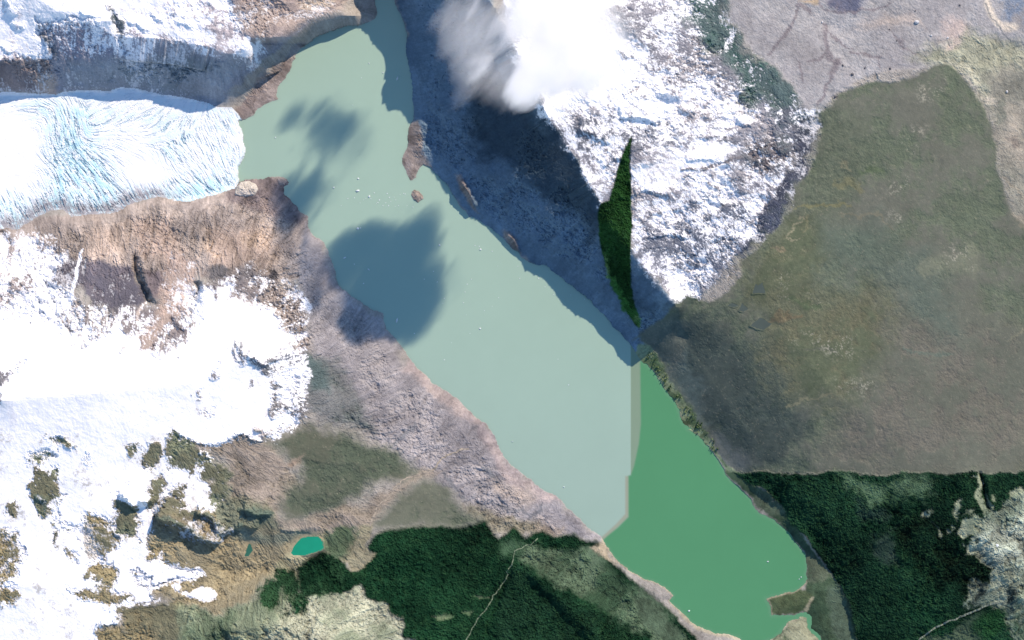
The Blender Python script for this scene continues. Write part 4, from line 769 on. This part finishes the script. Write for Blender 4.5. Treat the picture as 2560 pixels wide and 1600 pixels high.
ribbon("track", K((1670, 1512), (1740, 1450), (1840, 1392), (1950, 1352), (2050, 1310), (2150, 1262), (2210, 1250), (2275, 1246)), 2.2, rgb(116, 124, 110), "grey gravel strip crossing the forest at the lower right", 1.0, "track", seed=5)

# ------------------------------------------------------------------ small solid things
def lump(name, mat, u, v, z, ru, rv, h, seed, rough=0.25, rot=0.0, taper=0.35, seg=10, ring=5, sink=0.12):
    r = np.random.default_rng(seed); co = []; n = seg
    for k in range(ring):
        t = k / ring; rad = math.cos(t * math.pi / 2) ** taper
        for a in range(n):
            an = 2 * math.pi * a / n; f = rad * (1 + rough * (r.random() - 0.5) * 2)
            x, y = math.cos(an) * f * ru * M, math.sin(an) * f * rv * M
            co.append((x * math.cos(rot) - y * math.sin(rot), x * math.sin(rot) + y * math.cos(rot), h * (t - sink + (0.25 * rough * (r.random() - 0.5) if k else 0))))
    co.append((0, 0, h * (1 - sink)))
    quads = [(k * n + a, k * n + (a + 1) % n, (k + 1) * n + (a + 1) % n, (k + 1) * n + a) for k in range(ring - 1) for a in range(n)]
    me = bpy.data.meshes.new(name)
    me.from_pydata(co, [], quads + [((ring - 1) * n + a, (ring - 1) * n + (a + 1) % n, ring * n) for a in range(n)] + [tuple(range(n))[::-1]])
    me.materials.append(mat)
    o = bpy.data.objects.new(name, me); o.location = (float(X(u)), float(Y(v)), z); COL.objects.link(o)
    return o
M_BERG = plain("iceberg_ice", (0.66, 0.71, 0.72), 0.5, 0.05)
M_BOULD = plain("boulder_rock", (0.09, 0.09, 0.10), 0.9, 0.3)
M_PALE = plain("pale_boulder_rock", (0.5, 0.5, 0.5), 0.9, 0.2)
M_ISLE = plain("islet_rock", rgb(144, 134, 126), 0.95, 0.3, 0.02)
M_KNOLL = plain("knoll_rock", rgb(188, 182, 172), 0.95, 0.25, 0.02)

# named icebergs, then the drift of small ones
BIG = [(B((400, 550)), 5.5, 2.4, 1.2, "curved white iceberg alone in the blue shaded arm of the lake"), (E((398, 758)), 6.5, 2.2, 1.35, "long upright white iceberg in the dark cloud shadow near the western bank"), (E((200, 402)), 3.6, 1.8, -0.6, "small slanted iceberg at the upper left of the dark cloud shadow"), (E((32, 320)), 4.5, 1.8, 0.5, "slim iceberg close to the tan western shore"),
       (B((125, 1335)), 6, 2.6, 0.2, "wide flat iceberg left of the islet, largest of the drift"), (B((205, 1375)), 3.8, 2.4, 1.0, "ragged iceberg just right of the widest drifting iceberg"), (B((127, 1250)), 2.6, 2.2, 0, "lone bright iceberg above the drift of ice"), (E((983, 262)), 3.0, 2.4, 0.3, "round iceberg in mid lake level with the lit shore rib"), (E((980, 816)), 2.6, 2.2, 0.3, "single iceberg in the open milky water below the cloud shadow"),
       (E((697, 231)), 2.6, 2.4, 0, "bright iceberg inside the wispy upper edge of the cloud shadow"), (E((125, 115)), 3.4, 3.0, 0.2, "larger of two bright icebergs near the left shore"), (E((142, 112)), 2.0, 1.8, 0.2, "smaller of two bright icebergs near the left shore"), (K((615, 963)), 2.2, 1.8, 0, "lone iceberg in the middle of the green water"), (K((62, 1308)), 3.2, 2.2, 0.5, "white iceberg near the lower left shore of the green water"), (K((848, 1072)), 1.6, 1.4, 0, "right-hand floe of a pair by the right shore of the green water"), (K((834, 1086)), 1.8, 1.2, 0.6, "left-hand floe of a pair by the right shore of the green water"),
       (A((2336, 1313)), 2.6, 2.0, 0.8, "white iceberg right of the rock knoll in the cloud-streaked water"), (A((1928, 963)), 1.8, 1.5, 0, "small iceberg in front of the glacier snout"), (B((300, 508)), 1.8, 1.4, 0, "small iceberg at the jagged edge of the mountain shadow"), (B((203, 443)), 1.8, 1.4, 0, "small iceberg in the sunlit upper arm of the lake"), (H_((1208, 122)), 2.4, 1.0, 0, "faint flat floe in the broad milky water near the grey bank"), (H_((1567, 441)), 2.0, 1.4, 0, "faint floe near the lower grey bank")]
for k, (p, a, b, rt, tx) in enumerate(BIG):
    u, v = p[0]; tag(lump("iceberg", M_BERG, u, v, 0, a * 0.85, b * 0.8, 9 + 2 * a, 50 + k, 0.35, rt), tx, "iceberg", "icebergs floating in the lake")
DRIFT = B((8, 1440), (55, 1390), (100, 1385), (140, 1420), (165, 1400), (180, 1390), (215, 1390), (255, 1425), (265, 1418), (300, 1440), (330, 1355), (345, 1382), (378, 1380), (390, 1400), (420, 1362), (445, 1355), (455, 1358), (470, 1440), (510, 1450), (385, 1445), (320, 1420), (340, 1440), (90, 735), (150, 545), (240, 1350), (275, 1400), (410, 1440), (355, 1410)) \
    + E((310, 70), (100, 365), (165, 500), (590, 470), (655, 415), (680, 490), (730, 605), (720, 640), (865, 635), (890, 505), (920, 470), (885, 720), (910, 850), (1010, 690), (1065, 660), (1110, 600), (1105, 378), (1245, 380), (1258, 465), (1495, 578), (1435, 525), (1390, 465), (1615, 580), (1712, 610), (730, 1035), (780, 915), (1525, 1030), (1600, 1210), (945, 235), (975, 240), (1065, 275), (520, 850), (875, 560))
for k, (u, v) in enumerate(DRIFT):
    s = 0.75 + 0.7 * random.random()
    tag(lump("ice_floe", M_BERG, u, v, 0, s * 1.15, s * 0.85, 7, 200 + k, 0.35, random.random() * 3, seg=7, ring=3), "tiny white ice floe, one of the specks scattered over the milky water", "ice floe", "tiny ice floes scattered over the lake")

# islet, knoll, boulders
def crag(name, pts, h, mat, z=None, seed=3, n=44, power=0.6):
    p = np.array(pts); c = p.mean(0); r = np.random.default_rng(seed)
    gu = np.linspace(p[:, 0].min() - 2, p[:, 0].max() + 2, n); gv = np.linspace(p[:, 1].min() - 2, p[:, 1].max() + 2, n)
    P, Q = np.meshgrid(gu.astype(F4), gv.astype(F4)); d = raw_dist(P + 0.8 * look(N1, P, Q, 2.5), Q + 0.8 * look(N2, P, Q, 2.5), pts)
    base = np.zeros_like(P) if z is None else ground_z(P, Q) + z
    t = np.clip(-d / max(1, -d.min()), 0, 1) ** power
    zz = base + h * t * (0.9 + 0.14 * look(NG, P, Q, 0.8)) + 3.2 * look(NF, P, Q, 1.2) * (t > 0) - np.where(d > 0, 3 + d * 3, 0)
    ix = np.arange(n * n).reshape(n, n)
    f = np.stack([ix[:-1, :-1], ix[1:, :-1], ix[1:, 1:], ix[:-1, 1:]], -1)
    msk = q4(d) < 2.5; f = f[msk]
    ids, inv = np.unique(f, return_inverse=True)
    return raw_mesh(name, np.c_[X(P).ravel(), Y(Q).ravel(), zz.ravel()][ids], quads=inv.reshape(f.shape), mat=mat)
tag(crag("islet", B((505, 1340), (520, 1325), (545, 1330), (578, 1362), (583, 1385), (560, 1405), (545, 1420), (512, 1395), (500, 1365)), 34, M_ISLE), "small brown rock islet in the lake below the pointed headland", "islet")
tag(crag("rock_knoll", A((1645, 1360), (1655, 1310), (1690, 1275), (1740, 1262), (1790, 1285), (1805, 1320), (1780, 1365), (1720, 1375)), 62, M_KNOLL, z=-2, power=0.45), "pale rounded rock knoll at the lower corner of the glacier snout", "rock knoll")
tag(crag("rock_knoll", A((1940, 1265), (1950, 1235), (1990, 1235), (2012, 1268), (1990, 1300), (1955, 1300)), 34, plain("tip_rock", rgb(150, 140, 134), 0.95, 0.3, 0.02), z=-2, seed=8), "smaller grey knoll at the tip of the spit beside the glacier", "rock knoll")
for k, (p, s, mt, tx) in enumerate(((C_((1650, 160)), 6.5, M_PALE, "large pale grey boulder on the pink gravel, biggest of all"), (C_((1080, 682)), 3.6, M_BOULD, "dark boulder at the edge of the olive plateau"), (C_((1134, 462)), 3.0, M_BOULD, "dark boulder right of the branching gully"), (C_((1200, 525)), 4.0, M_BOULD, "largest dark boulder above the olive plateau"), (C_((1288, 480)), 2.4, M_BOULD, "small dark boulder halfway between two larger dark ones"), (C_((1465, 484)), 3.2, M_BOULD, "dark boulder furthest right along the plateau edge"),
                                (C_((1752, 254)), 2.8, M_PALE, "pale boulder on the gravel below the biggest boulder"), (C_((1866, 270)), 2.8, M_PALE, "pale boulder right of the other small pale one"), (C_((990, 160)), 3.2, M_PALE, "pale boulder at the head of the branching gully"), (C_((1950, 42)), 2.4, M_BOULD, "dark boulder near the top edge above the pink gravel"), (C_((1640, 82)), 2.0, M_BOULD, "small dark boulder above the biggest pale boulder"), (C_((2280, 645)), 3.4, M_PALE, "pale boulder on the grey-green slope at the right"), (C_((1460, 210)), 2.2, M_BOULD, "dark boulder at the upper end of the dark boulder line"), (C_((1510, 290)), 2.2, M_BOULD, "dark boulder midway down the dark boulder line"))):
    u, v = p[0]; z = float(ground_z(np.array(u), np.array(v)))
    tag(lump("boulder", mt, u, v, z, s, s * 0.8, s * 6.5, 400 + k, 0.2, k), tx, "boulder", "boulders on the gravel outwash")
u, v = K((2215, 850))[0]
tag(lump("snow_patch", M_BERG, u, v, float(ground_z(np.array(u), np.array(v))), 3.2, 5.0, 9, 480, 0.3, 0.4), "small bright snow patch on the grey outcrop at the lower right", "snow patch")

# trees on the bank of the green basin
def tree_mesh(seed, h, rad, mats):
    r = np.random.default_rng(seed); vs_, fs, mi = [], [], []
    n = 6
    for k, (z, q) in enumerate(((0, 0.9), (h * 0.5, 0.5), (h * 0.85, 0.15))):
        for a in range(n): vs_.append((math.cos(a * 2 * math.pi / n) * q, math.sin(a * 2 * math.pi / n) * q, z - 2))
    for k in range(2):
        for a in range(n): fs.append((k * n + a, k * n + (a + 1) % n, (k + 1) * n + (a + 1) % n, (k + 1) * n + a)); mi.append(0)
    for c in range(26):
        t = r.random() ** 0.8; z = h * (0.25 + 0.75 * t); rr = rad * (1 - t) ** 0.6 * r.random() ** 0.5; an = r.random() * 2 * math.pi
        cx_, cy_ = math.cos(an) * rr, math.sin(an) * rr; s = rad * (0.22 + 0.2 * r.random()); b0 = len(vs_)
        for a in range(5): vs_.append((cx_ + math.cos(a * 1.257 + an) * s * (0.7 + 0.5 * r.random()), cy_ + math.sin(a * 1.257 + an) * s * (0.7 + 0.5 * r.random()), z - s * 0.35 * r.random()))
        vs_.append((cx_, cy_, z + s * 0.8)); vs_.append((cx_, cy_, z - s * 0.8))
        for a in range(5):
            fs.append((b0 + a, b0 + (a + 1) % 5, b0 + 5)); mi.append(1); fs.append((b0 + (a + 1) % 5, b0 + a, b0 + 6)); mi.append(1)
    me = bpy.data.meshes.new("shore_tree"); me.from_pydata(vs_, [], fs)
    for m in mats: me.materials.append(m)
    me.polygons.foreach_set("material_index", mi); return me
M_BARK = plain("bark", (0.08, 0.06, 0.045)); LEAF = [plain("leaves_dark", rgb(40, 66, 36), 0.8, 0.3), plain("leaves_mid", rgb(74, 98, 58), 0.8, 0.3), plain("leaves_pale", rgb(124, 142, 96), 0.8, 0.25)]
TREES = [tree_mesh(s, 24 + 3 * (s % 3), 8.5 + (s % 2) * 2, [M_BARK, LEAF[s % 3]]) for s in range(6)]
bank_line = line(*[(a, b, 0) for a, b in E((2130, 1000), (2190, 1105), (2240, 1170), (2290, 1250), (2350, 1320), (2408, 1408)) + F((20, 1400), (60, 1470), (120, 1512)) + K((80, 30), (140, 80), (180, 120), (230, 205))])
tl = {0: "dark green tree on the steep bank right of the green water", 1: "mid green tree on the steep bank right of the green water", 2: "pale green tree on the steep bank right of the green water"}
for k in range(130):
    p = bank_line[random.randrange(len(bank_line))]; off = 3 + 17 * random.random() ** 1.2
    u, v = p[0] + off * 0.80, p[1] - off * 0.45
    if abs(math.sin(p[1] * 0.09) + 0.5 * math.sin(p[1] * 0.23)) < 0.25: continue
    s = random.randrange(6)
    o = bpy.data.objects.new("shore_tree", TREES[s]); COL.objects.link(o)
    o.location = (float(X(u)), float(Y(v)), float(ground_z(np.array(u), np.array(v)))); o.rotation_euler = (0, 0, random.random() * 6.28)
    q = 0.7 + 0.6 * random.random(); o.scale = (q, q, q)
    tag(o, tl[s % 3], "tree", ("dark", "mid green", "pale")[s % 3] + " trees on the steep bank")

# ------------------------------------------------------------------ clouds: scattering volumes
def cloud(name, blobs, zc, thick, dens, label, nscale=0.0016, ragged=0.62, stretch=(1, 1, 1)):
    b = np.array(blobs); x0, x1 = X((b[:, 0] - b[:, 2]).min()), X((b[:, 0] + b[:, 2]).max()); y0, y1 = Y((b[:, 1] + b[:, 2]).max()), Y((b[:, 1] - b[:, 2]).min())
    z0, z1 = zc - thick / 2, zc + thick / 2
    co = [(x, y, z) for z in (z0, z1) for x, y in ((x0, y0), (x1, y0), (x1, y1), (x0, y1))]
    m = bpy.data.materials.new(name + "_vapour"); m.use_nodes = True; t = m.node_tree
    for nd in list(t.nodes): t.nodes.remove(nd)
    o_ = t.nodes.new("ShaderNodeOutputMaterial"); pv = t.nodes.new("ShaderNodeVolumePrincipled")
    pv.inputs["Color"].default_value = (1, 1, 1, 1); pv.inputs["Anisotropy"].default_value = 0.0
    t.links.new(pv.outputs[0], o_.inputs["Volume"])
    geo = t.nodes.new("ShaderNodeNewGeometry")
    def math_(op, a, c):
        n_ = t.nodes.new("ShaderNodeMath"); n_.operation = op
        for k_, s_ in enumerate((a, c)):
            if hasattr(s_, "type"): t.links.new(s_, n_.inputs[k_])
            else: n_.inputs[k_].default_value = s_
        return n_.outputs[0]
    fld = None
    for (u, v, r, k) in blobs:
        vm = t.nodes.new("ShaderNodeVectorMath"); vm.operation = 'SUBTRACT'; vm.inputs[1].default_value = (float(X(u)), float(Y(v)), zc)
        t.links.new(geo.outputs["Position"], vm.inputs[0])
        sc_ = t.nodes.new("ShaderNodeVectorMath"); sc_.operation = 'MULTIPLY'; sc_.inputs[1].default_value = (1 / (r * M), 1 / (r * M), 1.9 / thick)
        t.links.new(vm.outputs[0], sc_.inputs[0])
        ln = t.nodes.new("ShaderNodeVectorMath"); ln.operation = 'DOT_PRODUCT'; t.links.new(sc_.outputs[0], ln.inputs[0]); t.links.new(sc_.outputs[0], ln.inputs[1])
        g = math_('MAXIMUM', math_('SUBTRACT', 1.0, ln.outputs["Value"]), 0.0)
        f = math_('MULTIPLY', math_('MULTIPLY', g, g), k)
        fld = f if fld is None else math_('ADD', fld, f)
    mp = t.nodes.new("ShaderNodeMapping"); mp.vector_type = 'TEXTURE'; mp.inputs["Scale"].default_value = stretch; mp.inputs["Rotation"].default_value = (0, 0, math.radians(52))
    t.links.new(geo.outputs["Position"], mp.inputs["Vector"])
    ns = t.nodes.new("ShaderNodeTexNoise"); ns.inputs["Scale"].default_value = nscale; ns.inputs["Detail"].default_value = 6; ns.inputs["Roughness"].default_value = 0.58
    ns.inputs["Distortion"].default_value = 0.4
    t.links.new(mp.outputs[0], ns.inputs["Vector"])
    fm = math_('MINIMUM', fld, 1.15)
    thr = math_('SUBTRACT', fm, math_('MULTIPLY', math_('SUBTRACT', 0.78, ns.outputs["Fac"]), ragged * 2.2))
    d = math_('MINIMUM', math_('MAXIMUM', math_('MULTIPLY', thr, 1.4), 0.0), 1.0)
    fade = math_('MINIMUM', math_('MULTIPLY', fld, 5.0), 1.0)
    t.links.new(math_('MULTIPLY', math_('MULTIPLY', d, fade), dens), pv.inputs["Density"])
    me = bpy.data.meshes.new(name); me.from_pydata(co, [], [(3, 2, 1, 0), (4, 5, 6, 7), (0, 1, 5, 4), (1, 2, 6, 5), (2, 3, 7, 6), (3, 0, 4, 7)]); me.materials.append(m)
    ob = bpy.data.objects.new(name, me); COL.objects.link(ob)
    return tag(ob, label, "cloud")
cloud("cloud", [(1404, 85, 190, 1.3), (1465, 185, 140, 1.15), (1345, 30, 140, 0.9), (1345, 205, 110, 0.95), (1300, 250, 80, 0.75), (1505, -20, 140, 0.85), (1240, 125, 110, 0.62), (1165, 80, 110, 0.42), (1185, 200, 90, 0.48), (1240, 20, 100, 0.45), (1200, -145, 140, 0.88), (1222, -305, 145, 0.92), (1320, -280, 120, 0.75), (1150, -80, 100, 0.62), (1140, -20, 100, 0.4), (1565, 110, 100, 0.6)],
      2950, 620, 0.016, "thick white cloud with grey wispy left edge over the mountain crest", nscale=0.0028, ragged=0.95, stretch=(3.4, 1.0, 1.0))
cloud("cloud", [(1235, 110, 170, 1.0), (1150, 60, 150, 0.9), (1180, 205, 130, 0.9), (1290, 250, 100, 0.9), (1235, -150, 150, 1.0), (1250, -300, 150, 1.0), (1340, -260, 120, 0.9), (1500, -60, 130, 0.9), (1575, 110, 110, 0.9), (1310, 180, 120, 0.9), (1440, 270, 90, 0.9)],
      2920, 520, 0.0022, "thin grey veil of cloud trailing off the left edge of the thick white cloud", nscale=0.0036, ragged=1.0, stretch=(3.6, 1.0, 1.0))
